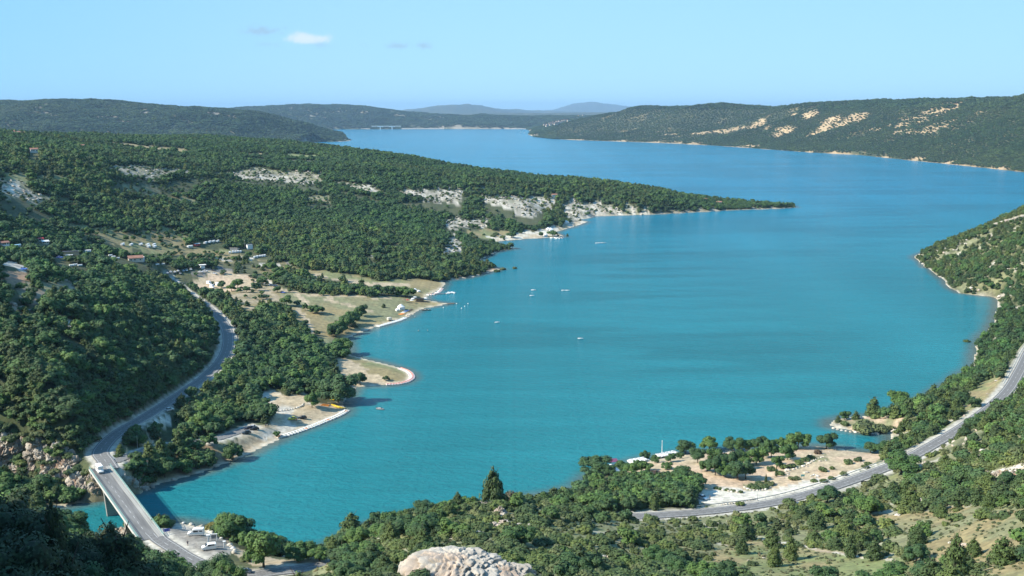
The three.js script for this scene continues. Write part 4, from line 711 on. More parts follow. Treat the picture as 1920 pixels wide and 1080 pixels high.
const CARG = { body: profile([[-2.0, 0.35], [2.0, 0.35], [2.05, 0.62], [1.9, 0.8], [0.95, 0.92], [-1.9, 0.95], [-2.05, 0.7]], 1.72), cabin: profile([[-1.75, 0.95], [0.85, 0.93], [0.2, 1.40], [-1.2, 1.43]], 1.5, 0.1), roof: rbox(1.2, 0.06, 1.35, 0.03, 0, 1.5, -0.5), bumper: rbox(1.7, 0.22, 0.16, 0.06, 0, 0.45, 2.08) };
function car(u, v, turn, mat, label, group, name = 'parked_car') {
  const p = spot(u, v, 2), o = thing(name, label, 'car', [p[0], p[1], p[2]], turn, group);
  mesh('body', CARG.body, mat, o); mesh('window', CARG.cabin, M.glass, o); mesh('roof', CARG.roof, mat, o);
  mesh('headlight', rbox(0.34, 0.16, 0.1, 0.03, -0.6, 0.7, 2.02), M.chrome, o); mesh('headlight', rbox(0.34, 0.16, 0.1, 0.03, 0.6, 0.7, 2.02), M.chrome, o); mesh('tail_light', rbox(0.3, 0.2, 0.1, 0.03, -0.65, 0.78, -2.06), M.tail, o); mesh('tail_light', rbox(0.3, 0.2, 0.1, 0.03, 0.65, 0.78, -2.06), M.tail, o);
  mesh('bumper', CARG.bumper, M.grey, o); mesh('bumper', CARG.bumper, M.grey, o).position.z = -4.18; wheelSet(o, 0.76, 1.25); return o;
}
function van(u, v, turn, mat, label, kind, len = 5.4, hi = 2.55, stripe) {
  const p = spot(u, v, 2.4), o = thing(kind.replace(/ /g, '_'), label, kind, [p[0], p[1], p[2]], turn), h = len / 2;
  mesh('body', profile([[-h, 0.4], [h, 0.4], [h + 0.05, 0.95], [h - 0.85, 1.25], [h - 1.55, hi - 0.25], [h - 1.9, hi], [-h + 0.1, hi], [-h, hi - 0.2]], 2.0, 0.12), mat, o);
  mesh('windscreen', (() => { const g = box(1.6, 0.92, 0.05, 0, 0, 0, 0, 0, -0.56); g.translate(0, 1.72, h - 1.05); return g; })(), M.glass, o);
  for (const s of [-1, 1]) { mesh('side_window', rbox(0.05, 0.55, 0.8, 0.02, s * 1.0, 1.65, h - 2.1), M.glass, o); mesh('side_window', rbox(0.05, 0.5, 1.1, 0.02, s * 1.0, 1.7, -0.2), M.glass, o); mesh('side_window', rbox(0.05, 0.45, 0.9, 0.02, s * 1.0, 1.7, -h + 0.9), M.glass, o); if (stripe) mesh('side_stripe', box(0.03, 0.16, len - 0.8, s * 1.01, 1.1, -0.2), stripe, o); mesh('headlight', rbox(0.3, 0.22, 0.08, 0.03, s * 0.72, 0.85, h + 0.04), M.chrome, o); mesh('tail_light', rbox(0.16, 0.4, 0.06, 0.02, s * 0.9, 1.0, -h - 0.02), M.tail, o); }
  mesh('bumper', rbox(1.95, 0.28, 0.2, 0.06, 0, 0.5, h + 0.05), M.grey, o); mesh('roof_hatch', rbox(0.7, 0.1, 0.7, 0.03, 0, hi + 0.05, -0.5), M.grey, o); wheelSet(o, 0.88, h - 1.0, 0.36); return o;
}
{
  const v = van(186, 884, Math.atan2(41.9, 69.2), M.white, 'white motorhome driving onto the far end of the bridge', 'motorhome', 5.6, 2.7); v.position.set(-160.7, 11.05, -411.2);
  mesh('overcab', rbox(2.0, 0.75, 1.9, 0.15, 0, 2.5, 1.2), M.white, v);
  const c = van(368, 1003.5, Math.PI / 2 * -1 + 0.12, M.white, 'white camper van with blue stripe parked on the bridge car park', 'camper van', 5.0, 2.35, M.sky); mesh('roof_box', rbox(1.2, 0.3, 1.6, 0.1, 0, 2.48, -0.8), M.white, c);
  van(392, 1030, -1.25, M.white, 'white van half hidden by the oak at the bridge car park', 'delivery van', 4.2, 1.9);
}
car(458, 1075, -1.5, paint(0.12, 0.15, 0.20), 'dark blue car driving on the lower road at the bottom edge', null, 'moving_car');
car(548, 787, -1.2, M.lime, 'yellow green car with raised tailgate on the gravel beach'); car(567, 785, -1.4, paint(0.02, 0.02, 0.025), 'black car parked alone on the gravel beach beside the yellow green car');
car(466, 805, -1.2, paint(0.03, 0.03, 0.05), 'dark car farthest back in the cluster by the lane end'); car(477, 806, -1.2, paint(0.02, 0.02, 0.02), 'black car on the right of the cluster by the lane end'); car(462, 813, -1.1, paint(0.04, 0.05, 0.06), 'dark grey car nearest the shore in the cluster by the lane end'); car(472, 803, -1.3, paint(0.7, 0.7, 0.7), 'white car behind the dark cars at the lane end');
car(1318, 936, 0.6, paint(0.75, 0.75, 0.75), 'white car parked at the wood edge of the white gravel lot');
car(318, 770, 2.6, paint(0.75, 0.75, 0.73), 'white car under the tree beside the winding road');
[[376, 511, 0.74], [385, 509.5, 0.7], [401, 508, 0.02], [402, 514, 0.65]].forEach(([u, v, c], i) => car(u, v, 1.3, paint(c, c, c), ['white car first in line on the camp road', 'white car second in line on the camp road', 'black car on the camp road near the junction', 'white car at the edge of the pink sand yard'][i]));
for (const [u, v, c] of [[314, 513, 0.7], [320, 511, 0.6], [328, 511, 0.72], [334, 509, 0.7], [338, 514, 0.3], [344, 509, 0.5], [350, 508, 0.7], [358, 506, 0.6]]) car(u, v, 0.4, paint(c, c, c * 0.97), 'pale car in the crowded roadside park by the camp', 'pale cars by the camp');
for (const [u, v] of [[508, 536], [514, 537], [519, 538]]) car(u, v, 0.3, paint(0.05, 0.05, 0.06), 'dark car parked side by side on the small pink yard', 'dark cars on the small yard');
car(530, 549.5, 1.2, paint(0.06, 0.12, 0.40), 'blue car where the dirt track leaves the pitches'); car(45, 506, 1.2, paint(0.06, 0.16, 0.50), 'bright blue car at the end of the left hand road'); car(104, 507, 1.1, paint(0.10, 0.20, 0.5), 'blue and white car under the trees on the left');
for (const [u, v, l] of [[392, 533, 'white van left of the small oak in the pink yard'], [409, 536, 'white van right of the small oak in the pink yard'], [398, 540, 'white van at the near edge of the pink yard']]) van(u, v, 0.8, M.white, l, 'delivery van', 5.2, 2.5);

// ---- camp: mobile homes, huts, houses
const MH = { body: rbox(7.6, 2.5, 3.2, 0.15, 0, 1.65, 0), roof: (() => { const s = new THREE.Shape(); s.moveTo(-1.8, 0); s.quadraticCurveTo(0, 0.85, 1.8, 0); s.closePath(); const g = new THREE.ExtrudeGeometry(s, { depth: 7.8, bevelEnabled: false }); g.rotateY(Math.PI / 2); g.translate(-3.9, 2.85, 0); return g; })(), win: merge([box(1.1, 0.8, 0.06, -2.2, 1.9, 1.62), box(1.1, 0.8, 0.06, 0.6, 1.9, 1.62), box(1.1, 0.8, 0.06, -2.2, 1.9, -1.62), box(1.1, 0.8, 0.06, 1.6, 1.9, -1.62)]), door: box(0.8, 1.9, 0.06, 2.6, 1.45, 1.63), base: box(7.0, 0.5, 2.8, 0, 0.25, 0) };
function mobileHome(u, v, turn, label, group, s = 1, roof = M.white, body = M.white) { const p = spot(u, v, 4.2), o = thing('mobile_home', label, 'mobile home', [p[0], p[1], p[2]], facing(p, turn), group); o.scale.setScalar(s); mesh('wall', MH.body, body, o); mesh('roof', MH.roof, roof, o); mesh('window', MH.win, M.glass, o); mesh('door', MH.door, M.grey, o); mesh('plinth', MH.base, M.dark, o); return o; }
for (const [u, v] of [[230, 460], [246, 460.5], [264, 460], [277, 460.5], [289, 460.5], [279, 464], [290, 464.5]]) mobileHome(u, v, 1.2, 'white mobile home in the row under the dry field', 'mobile homes under the dry field', 0.62);
for (const [u, v] of [[385, 457], [393, 455.5], [400, 454.5], [408, 454]]) mobileHome(u, v, 1.2, 'white mobile home in the curved row below the pine forest', 'curved row of mobile homes', 0.62);
mobileHome(356, 464.5, 0.7, 'white cabin at the left of the camp lawn', null, 0.7); mobileHome(369, 461.5, 0.7, 'white cabin with a red side right on the camp lawn', null, 0.8, M.white, M.red);
for (const [u, v] of [[431, 475], [436.5, 474], [441.5, 474], [446.5, 473.5], [451, 473.5]]) mobileHome(u, v, 1.45, 'white gabled cabin in the short row beside the long white roof', 'short row of white cabins', 0.55);
for (const [u, v] of [[477, 484], [482, 483], [487, 482], [491.5, 481.5], [496, 481]]) mobileHome(u, v, 1.4, 'white cabin in the last row before the forest', 'last row of white cabins', 0.55);
{ const p = spot(440, 470, 6), o = thing('long_shed', 'long shed with a pale roof above the short cabin row', 'shed', p, facing(p, -0.5)); mesh('wall', box(8, 2.4, 3.4, 0, 1.2, 0), M.grey, o); const r = box(8.6, 0.15, 4.0, 0, 2.65, 0, 0, 0, 0.14); mesh('roof', r, M.white, o); mesh('door', box(2.4, 2.0, 0.06, 2, 1, 2.03), M.dark, o); }
{ const p = spot(468, 467, 3), o = thing('sanitary_block', 'white flat roofed block at the forest edge beside the mast', 'utility building', p, facing(p, 0.3)); mesh('wall', box(5, 4.2, 4, 0, 2.1, 0), M.white, o); mesh('roof', box(5.4, 0.3, 4.4, 0, 4.35, 0), M.grey, o); mesh('door', box(1, 2, 0.06, 0.8, 1, 2.03), M.dark, o); mesh('window', box(1, 0.8, 0.06, -1.2, 2.4, 2.03), M.glass, o); }
function mast(u, v, h, label, name = 'mast', mat = M.white, r = 0.14) { const p = spot(u, v, 1), o = thing(name, label, name.replace(/_/g, ' '), p); mesh('pole', cyl(r, r * 0.6, h, 0, 0, 0, 8), mat, o); mesh('base', cyl(r * 2.4, r * 2, 0.4, 0, 0, 0, 10), M.concrete, o); mesh('cap', new THREE.SphereGeometry(r * 1.1, 10, 8).translate(0, h, 0), mat, o); return o; }
mast(459, 464, 6.5, 'grey mast at the forest edge behind the camp cabins', 'lamp_mast', M.chrome, 0.2);
function house(u, v, w, d, h, turn, label, group, wallM = M.wall, roofM = M.roof, over = 0) {
  const p = spot(u, v, w / 2 + 0.5), o = thing('house', label, 'house', p, facing(p, turn), group);
  mesh('wall', merge([box(w, h, d, 0, h / 2 - 0.5, 0), (() => { const s = new THREE.Shape(); s.moveTo(-d / 2, 0); s.lineTo(d / 2, 0); s.lineTo(0, d * 0.22); s.closePath(); const g = new THREE.ExtrudeGeometry(s, { depth: w - 0.02, bevelEnabled: false }); g.rotateY(Math.PI / 2); g.translate(-w / 2 + 0.01, h - 0.5, 0); return g; })()]), wallM, o);
  const sl = Math.atan(0.44), half = (d / 2 + 0.5) / Math.cos(sl); mesh('roof', merge([-1, 1].map((s) => { const g = box(w + 0.8, 0.16, half, 0, 0, 0, 0, 0, s * sl); g.translate(0, h - 0.5 + d * 0.22 - Math.sin(sl) * half / 2 + 0.12, s * Math.cos(sl) * half / 2); return g; })), roofM, o);
  for (const x of [-w * 0.3, w * 0.08, w * 0.34]) mesh('window', merge([box(1.0, 1.1, 0.08, x, h * 0.5, d / 2 + 0.02), box(1.0, 1.1, 0.08, x, h * 0.5, -d / 2 - 0.02)]), M.glass, o); mesh('door', box(1, 2, 0.08, -w * 0.1, 0.8, d / 2 + 0.02), M.wood, o); return o;
}
house(254, 490, 11, 7, 3.6, 0.15, 'long house with a red tiled roof in the trees left of the camp');
{ const p = spot(266, 490, 3), o = thing('annex', 'white flat roofed annex against the red roofed house', 'annex', p, facing(p, 0.15)); mesh('wall', box(3.6, 3.6, 5, 0, 1.8, 0), M.white, o); mesh('roof', box(4, 0.2, 5.4, 0, 3.7, 0), M.white, o); mesh('window', box(1, 0.9, 0.06, 0, 2, 2.53), M.glass, o); }
house(8, 460, 5.5, 4, 2.6, 0.5, 'white cabin with red roof at the left edge of the picture', null, M.white, M.roof); mobileHome(33, 463, 0.6, 'white and blue caravan home near the left edge', null, 0.6, M.sky, M.white); house(76, 452, 3.5, 3, 2.4, 0.3, 'tiny white hut with red side in the trees', null, M.white, M.red); house(84, 457, 5, 3.5, 2.4, 0.4, 'small cream hut below the tiny white hut', null, M.cream, M.canvas);
{ const p = spot(133, 478, 7), o = thing('long_barn', 'long low tan building in a gap of the trees', 'building', p, facing(p, -0.05)); mesh('wall', box(11, 2.6, 5, 0, 1.3, 0), std(0.45, 0.34, 0.22), o); mesh('roof', box(11.6, 0.2, 5.8, 0, 2.8, 0, 0, 0, 0.08), M.grey, o); mesh('door', box(2, 2, 0.06, 2, 1, 2.53), M.dark, o); }
mobileHome(165, 473, 0.0, 'single white cabin in the trees right of the long tan building', null, 0.6); mobileHome(130, 482.5, 0.1, 'white trailer under the long tan building', null, 0.6); car(112, 484, 1.2, paint(0.08, 0.14, 0.45), 'blue car by the long tan building');
for (const [u, v] of [[207, 480], [213, 482.5], [221, 485], [141, 498], [134, 499], [150, 499], [295, 497], [306, 496]]) mobileHome(u, v, 0.3, 'white caravan half hidden by the trees of the camp', 'caravans under the trees', 0.36);
{ const p = spot(380, 503, 3), o = thing('kiosk', 'yellow and white kiosk with a flat roof by the camp road', 'kiosk', p, facing(p, 0.2)); mesh('wall', box(3.2, 2.6, 3, 0, 1.3, 0), M.white, o); mesh('front_panel', box(1.5, 2.4, 0.1, -0.7, 1.25, 1.53), M.yellow, o); mesh('roof', rbox(5.6, 0.3, 4.6, 0.08, 0, 3.0, 0), M.canvas, o); mesh('counter', box(1.2, 0.1, 0.5, 0.8, 1.1, 1.7), M.wood, o); }
for (const [u, v, l] of [[1296, 371, 'leftmost red roofed house on the wooded headland'], [1311, 375, 'white house with red roof in the middle of the headland'], [1322, 377.5, 'lower white house with red roof on the headland'], [1348, 383, 'house with red roof nearest the tip of the headland'], [1039, 369.5, 'small red roofed house above the white cliff'], [64, 286, 'farm house with red roof high on the left plateau'], [152, 278, 'second red roofed farm house on the left plateau']]) house(u, v, 8, 5.5, 4.2, 0.2, l, null, M.canvas);
for (const [u, v] of [[4, 250], [14, 249], [22, 251], [32, 253], [44, 254]]) house(u, v, 8, 6, 4.5, 0.3, 'pale house of the hamlet on the plateau skyline', 'hamlet on the skyline', M.canvas);

// ---- far shore: village, viaduct
for (const [u, v] of [[1022, 237], [1027, 236.5], [1031, 235], [1034, 233.6], [1038, 235], [1039, 232], [1043, 233.5], [1045, 230.5], [1048, 232.5], [1050, 229.6], [1053, 231.5], [1056, 229], [1060, 228], [1033, 237], [1042, 236], [1026, 239], [1066, 228.5], [1086, 219], [1094, 218.5]]) { const p = hit(u, v), o = thing('village_house', 'pale house of the village on the far hillside', 'house', p, facing(p, 0.3), 'village on the far hillside'); mesh('wall', box(20, 14, 15, 0, 6, 0), M.wall, o); mesh('roof', (() => { const g = new THREE.CylinderGeometry(1, 1, 21, 3); g.rotateX(Math.PI / 2); g.rotateZ(Math.PI / 2 * 0); g.rotateY(Math.PI / 2); g.scale(1, 3.4, 9.2); g.translate(0, 14.4, 0); return g; })(), M.roof, o); }
{
  const a = atH(697, 242.4, 0), b = atH(752, 242.4, 0), L = b[0] - a[0], o = thing('viaduct', 'white concrete viaduct on two tall piers at the far end of the lake', 'viaduct', [(a[0] + b[0]) / 2, 0, a[2] + 20]);
  mesh('deck', merge([box(L, 3, 12, 0, 25, 0), box(L * 0.2, 5, 9, -L * 0.2, 22, 0), box(L * 0.2, 5, 9, L * 0.2, 22, 0)]), M.white, o); for (const x of [-L * 0.2, L * 0.2]) mesh('pier', box(7, 26, 8, x, 11, 0), M.white, o); mesh('parapet', merge([box(L, 1.2, 0.6, 0, 27, 5.6), box(L, 1.2, 0.6, 0, 27, -5.6)]), M.white, o);
  for (const [u0, u1, v, l] of [[640, 694, 240.6, 'pale bank of earth left of the viaduct'], [754, 800, 239.6, 'pale bank of earth right of the viaduct'], [800, 832, 240, 'low pale bank of earth farther right of the viaduct'], [960, 985, 240.6, 'pale quay on the far shore']]) { const p = atH(u0, 242.3, 0), q = atH(u1, 242.3, 0), w = q[0] - p[0], h = (242.3 - v) * 2.6 + 2, r = rng(u0), s = new THREE.Shape(); s.moveTo(-w / 2, -2); for (let i = 0; i <= 24; i++) s.lineTo(-w / 2 + w * i / 24, h * (0.45 + 0.55 * r()) * Math.sin(Math.PI * (0.08 + 0.84 * i / 24)) ** 0.3); s.lineTo(w / 2, -2); s.closePath(); const g = new THREE.ExtrudeGeometry(s, { depth: 24, bevelEnabled: true, bevelSize: 3, bevelThickness: 6, bevelSegments: 2 }); g.translate((p[0] + q[0]) / 2, 0, p[2] - 10); struct('bank', g, std(0.5, 0.45, 0.38)).userData.label = l; }
}

// ---- boats
const PB = { hull: merge([profile([[-1.55, 0.05], [1.45, 0.05], [1.75, 0.36], [1.6, 0.46], [-1.6, 0.46]], 0.5, 0.06).translate(-0.52, 0, 0), profile([[-1.55, 0.05], [1.45, 0.05], [1.75, 0.36], [1.6, 0.46], [-1.6, 0.46]], 0.5, 0.06).translate(0.52, 0, 0), rbox(1.5, 0.16, 2.7, 0.05, 0, 0.5, -0.1)]), seat: merge([rbox(0.55, 0.16, 0.5, 0.05, -0.34, 0.66, -0.1), rbox(0.55, 0.16, 0.5, 0.05, 0.34, 0.66, -0.1), rbox(0.55, 0.5, 0.12, 0.05, -0.34, 0.85, -0.4), rbox(0.55, 0.5, 0.12, 0.05, 0.34, 0.85, -0.4), rbox(1.3, 0.14, 0.5, 0.05, 0, 0.62, -1.05)]), nose: merge([rbox(1.56, 0.10, 0.5, 0.04, 0, 0.56, 1.2), rbox(0.10, 0.12, 2.9, 0.04, -0.76, 0.5, -0.05), rbox(0.10, 0.12, 2.9, 0.04, 0.76, 0.5, -0.05)]) };
function pedalo(p, turn, label, group, seat, trim) { const o = thing('pedal_boat', label, 'pedal boat', p, turn, group); mesh('hull', PB.hull, M.white, o); mesh('seat', PB.seat, seat, o); mesh('trim', PB.nose, trim, o); return o; }
function row(pts, n, off, fn) { const c = new THREE.CatmullRomCurve3(pts.map(([u, v]) => new THREE.Vector3(...atH(u, v, 0))), false, 'centripetal'); for (let i = 0; i < n; i++) { const t = i / (n - 1), p = c.getPointAt(t), d = c.getTangentAt(t), a = Math.atan2(d.x, d.z); fn([p.x + Math.cos(a) * off, 0, p.z - Math.sin(a) * off], a, i); } }
row([[523, 821], [545, 815], [580, 803], [615, 789], [638, 779], [651, 771]], 29, 0.4, (p, a, i) => pedalo(p, a + Math.PI / 2 + 0.06 * Math.sin(i * 2.3), 'white pedal boat moored side by side along the gravel beach', 'pedal boats along the gravel beach', i % 9 === 0 ? M.orange : M.cream, i < 2 ? M.orange : M.white));
row([[727, 722], [745, 721], [762, 717.5], [774, 710], [772, 702], [764, 696], [753, 692]], 30, 0.6, (p, a, i) => pedalo(p, a + Math.PI / 2 + 0.08 * Math.sin(i * 1.7), 'white and red pedal boat moored around the grass spit', 'pedal boats around the grass spit', M.pink, M.pink));
row([[711, 612.5], [730, 607], [748, 602], [760, 597]], 18, 0.4, (p, a, i) => pedalo(p, a + Math.PI / 2, 'white pedal boat in the row below the meadow', 'pedal boats below the meadow', M.white, M.white));
row([[802, 553], [812, 551.5], [822, 546], [826, 542]], 13, -1, (p, a, i) => { p[1] = groundH(p[0], p[2]); pedalo(p, a + Math.PI / 2, 'pink and white pedal boat drawn up on the small beach', 'pedal boats on the small beach', M.pink, M.white); });
for (const [u, v] of [[818, 550], [821, 550], [838, 551], [841, 550.5], [844, 549.5], [847, 549.5], [851, 549.5], [842, 549], [848, 548.6]]) pedalo(atH(u, v, 0), 1.2 + u, 'white pedal boat tied to the floating pontoon', 'pedal boats at the pontoon', M.white, M.white);
function motorboat(u, v, turn, label, group, mat = M.white, s = 1) {
  const o = thing('motor_boat', label, 'boat', atH(u, v, 0), turn, group); o.scale.setScalar(s);
  const sh = new THREE.Shape(); sh.moveTo(-0.8, -2.2); sh.lineTo(0.8, -2.2); sh.quadraticCurveTo(1.05, 0.5, 0, 2.6); sh.quadraticCurveTo(-1.05, 0.5, -0.8, -2.2); const g = new THREE.ExtrudeGeometry(sh, { depth: 0.5, bevelEnabled: true, bevelSize: 0.12, bevelThickness: 0.12, bevelSegments: 2 }); g.rotateX(Math.PI / 2); g.translate(0, 0.62, 0);
  mesh('hull', g, mat, o); mesh('seat', merge([rbox(1.3, 0.2, 0.45, 0.05, 0, 0.8, -0.6), rbox(1.3, 0.2, 0.45, 0.05, 0, 0.8, 0.5)]), M.cream, o); mesh('windshield', box(1.1, 0.4, 0.06, 0, 0.95, 0.95, 0, 0, -0.5), M.glass, o); mesh('engine', rbox(0.4, 0.7, 0.4, 0.1, 0, 0.7, -2.45), M.black, o); return o;
}
motorboat(713, 767.5, 1.0, 'small dark motor boat alone off the gravel beach', null, M.grey, 0.9); motorboat(932, 605, 1.9, 'small white boat alone in mid lake', null, M.white, 0.75); motorboat(1088, 635.5, 1.6, 'white boat alone in the middle of the near lake', null, M.white, 0.75); motorboat(1000, 544.5, 1.5, 'upper one of two white boats off the bay', null, M.white, 0.85); motorboat(997, 555, 1.6, 'lower one of two white boats off the bay', null, M.white, 0.8); motorboat(1056, 545, 1.5, 'left boat of a white pair in mid lake', null, M.white, 0.75); motorboat(1064, 545, 1.5, 'right boat of a white pair in mid lake', null, M.white, 0.75); motorboat(797, 582, 1.5, 'dark rowing boat off the meadow beach', null, M.dark, 1.0); motorboat(803, 582, 1.6, 'second dark rowing boat off the meadow beach', null, M.dark, 0.8);
for (const u of [1119.5, 1124.5, 1130, 1134]) motorboat(u, 456.5 - (u - 1119) * 0.05, 1.6, 'white boat of the string of boats off the headland', 'string of boats off the headland', M.white, u > 1133 ? 0.6 : 0.95);
for (const [u, v] of [[1034, 446.6], [1037, 446.6], [1040, 446.2], [1043, 447], [1046, 446.4], [1049, 447.2], [1052, 446.8], [1055, 447]]) motorboat(u, v, 0.3 + u, 'white boat moored along the further beach', 'boats along the further beach', M.white, 1.1);
for (const [u, v] of [[976, 248.5], [983, 249.5], [994, 250], [1000, 250.3]]) { const o = thing('sailing_boat', 'tiny white sailing boat off the far village', 'sailing boat', atH(u, v, 0), 0.4, 'sailing boats off the far village'); o.scale.setScalar(1.6); const sh = new THREE.Shape(); sh.moveTo(0, 1.5); sh.lineTo(2.6, 1.6); sh.lineTo(0, 9); const g = new THREE.ExtrudeGeometry(sh, { depth: 0.08, bevelEnabled: false }); mesh('sail', g, M.white, o); mesh('hull', profile([[-3.4, 0.9], [-2.8, 0], [2.4, 0], [4, 1.1]], 1.9, 0.1).rotateY(Math.PI / 2), M.white, o); mesh('mast', cyl(0.08, 0.06, 9.6), M.chrome, o); }
function kayak(p, turn, mat, label, group) { const o = thing('kayak', label, 'kayak', p, turn, group); if (!kayak.g) { const g = new THREE.SphereGeometry(1, 14, 8); g.scale(0.38, 0.2, 1.9); g.translate(0, 0.2, 0); const c = new THREE.TorusGeometry(0.3, 0.04, 6, 14); c.rotateX(Math.PI / 2); c.scale(0.8, 1, 1.5); c.translate(0, 0.39, 0); kayak.g = [g, c]; } mesh('hull', kayak.g[0], mat, o); mesh('cockpit', kayak.g[1], M.black, o); return o; }
for (let i = 0; i < 16; i++) { const t = i / 15, p = spot(lerp(622, 639, t) + (i % 2) * 3, lerp(761, 768, t) + (i % 3) * 0.9 - 2, 2); kayak([p[0], p[1] + 0.02 + (i % 3) * 0.22, p[2]], 0.5 + 0.08 * i, M.yellow, 'yellow kayak lying in the heap under the biggest shore oak', 'yellow kayaks on the gravel beach'); }
for (let i = 0; i < 6; i++) { const p = spot(604 + i * 2.4, 759.5 + i * 0.3, 2); kayak([p[0], p[1] + 0.02, p[2]], -0.3 + i * 0.05, M.orange, 'orange kayak lying left of the yellow heap', 'orange kayaks on the gravel beach'); }
{ const p = spot(622, 750, 2); kayak([p[0], p[1] + 0.05, p[2]], 1.2, M.yellow, 'yellow kayak alone behind the yellow heap'); }
for (let i = 0; i < 5; i++) { const p = spot(755 + i * 2.2, 587 - i * 1.2, 1); kayak([p[0], p[1] + 0.05, p[2]], 1.1, i < 2 ? M.white : M.blue, i < 2 ? 'white sailboard lying on the sand beside the white tent' : 'blue sailboard lying on the sand beside the white tent', 'sailboards by the white tent'); }
for (let i = 0; i < 4; i++) { const p = spot(750 + i * 2, 590 - i * 0.5, 1); kayak([p[0], p[1] + 0.05, p[2]], 1.0, M.orange, 'orange kayak on the sand below the sailboards', 'orange kayaks below the sailboards'); }
for (let i = 0; i < 5; i++) { const p = spot(766 + i * 1.4, 585 - i * 1.2, 1); kayak([p[0], p[1] + 0.05, p[2]], 0.9, M.dark, 'dark canoe in the line at the sandy edge', 'dark canoes at the sandy edge'); }
for (const [u, v] of [[831.5, 577.5], [865.5, 578.7], [871.5, 575], [877.5, 570], [856, 570], [785, 620.5], [802, 620.5], [778, 595]]) { const o = thing('buoy', v > 590 ? 'dark buoy floating in the near bay' : 'white buoy floating off the jetty', 'buoy', atH(u, v, 0), 0, v > 590 ? 'dark buoys in the bay' : 'white buoys off the jetty'), m = v > 590 ? M.grey : M.white; mesh('float', new THREE.SphereGeometry(0.45, 14, 10).translate(0, 0.25, 0), m, o); mesh('ring', new THREE.TorusGeometry(0.14, 0.03, 6, 12).translate(0, 0.8, 0), M.chrome, o); }

// ---- beach huts, tents, jetties
function plankDeck(name, label, a, b, w, mat) { const p = atH(...a, 0.55), q = atH(...b, 0.55), L = Math.hypot(q[0] - p[0], q[2] - p[2]), o = thing(name, label, 'jetty', [p[0], 0, p[2]], Math.atan2(q[0] - p[0], q[2] - p[2])); for (let z = 0.2, n = Math.floor(L / 0.6); n > 0; n--, z += 0.6) mesh('plank', box(w, 0.08, 0.54, 0, 0.55, z), mat, o); mesh('beam', merge([box(0.15, 0.2, L, -w * 0.35, 0.4, L / 2), box(0.15, 0.2, L, w * 0.35, 0.4, L / 2)]), mat, o); for (let z = 1; z < L; z += 4) for (const s of [-1, 1]) mesh('pile', cyl(0.1, 0.1, 2.4, s * w * 0.42, -1.7, z, 8), mat, o); }
plankDeck('jetty', 'dark wooden jetty off the tip of the meadow', [838, 569.3], [852, 568.6], 1.6, M.wood); plankDeck('pontoon', 'floating walkway from the small beach to the white boats', [815, 551], [838, 550], 1.2, M.grey);
function tent(u, v, w, h, mat, label, group) { const p = spot(u, v, w / 2), o = thing('tent', label, 'tent', p, facing(p, 0.4), group); const g = new THREE.CylinderGeometry(w * 0.12, w * 0.72, h * 0.5, 4); g.rotateY(Math.PI / 4); g.translate(0, h * 0.75, 0); mesh('canopy', g, mat, o); mesh('side_wall', box(w * 0.94, h * 0.52, w * 0.94, 0, h * 0.26, 0), mat, o); mesh('door', box(w * 0.3, h * 0.4, 0.05, 0.2, h * 0.2, w * 0.48), M.dark, o); return o; }
tent(752, 580, 4.6, 4.0, M.canvas, 'big white tent on the meadow beach'); tent(745, 583, 2.4, 2.2, M.canvas, 'small white tent left of the big white tent'); tent(1153, 889, 4.4, 3.0, M.white, 'white tent under the oaks by the purple awning'); tent(1033, 433, 6, 4.0, M.white, 'white tent roof on the further beach'); tent(1028, 431.5, 5, 3.4, M.white, 'second white tent roof on the further beach'); tent(1023, 443, 4, 3.6, M.white, 'white hut tent in front of the further beach trees'); tent(1061, 419, 7, 4, M.canvas, 'pale shelter at the forest edge of the further beach');
tent(778, 545, 3, 2, M.white, 'white boat shelter behind the broad dark tree'); tent(785, 547, 2.6, 1.6, M.white, 'lower white boat shelter behind the broad dark tree');
{ const p = spot(730, 601, 2.4), o = thing('caravan', 'cream caravan on the grass above the pedal boats', 'caravan', p, facing(p, 0.7)); mesh('body', rbox(3.4, 1.9, 2.0, 0.35, 0, 1.35, 0), M.cream, o); mesh('window', merge([box(0.9, 0.6, 0.05, 0.7, 1.6, 1.01), box(0.9, 0.6, 0.05, -0.8, 1.6, 1.01)]), M.glass, o); mesh('tow_bar', box(1.2, 0.1, 0.1, 2.2, 0.5, 0), M.grey, o); mesh('awning', box(3.2, 0.06, 1.6, 0, 2.1, 1.7, 0, 0, 0.2), M.canvas, o); mesh('wheel', merge([cyl(0.3, 0.3, 0.2, 0, -0.1, 0).rotateX(Math.PI / 2).translate(0, 0.3, 0.95), cyl(0.3, 0.3, 0.2, 0, -0.1, 0).rotateX(Math.PI / 2).translate(0, 0.3, -0.95)]), M.tyre, o); }
{ const p = spot(790, 566, 5), o = thing('snack_hut', 'dark wooden snack hut with terrace at the small beach', 'hut', p, facing(p, 0.15)); mesh('wall', box(6, 2.6, 3.4, 1.2, 1.3, 0), M.wood, o); mesh('roof', box(6.8, 0.2, 4.2, 1.2, 2.75, 0, 0, 0, 0.1), M.dark, o); mesh('counter', box(2.4, 0.9, 0.3, 1.5, 0.7, 1.85), M.cream, o); mesh('terrace', box(6, 0.2, 3, -3, 0.15, 1), M.wood, o); mesh('awning', box(3, 0.06, 1.6, 1.6, 2.5, 2.3, 0, 0, 0.2), M.canvas, o); }
function parasol(u, v, mat, label, group) { const p = spot(u, v, 1.5), o = thing('parasol', label, 'parasol', p, 0, group); mesh('pole', cyl(0.04, 0.04, 2.4), M.chrome, o); const g = new THREE.ConeGeometry(1.7, 0.6, 8); g.translate(0, 2.5, 0); mesh('canopy', g, mat, o); }
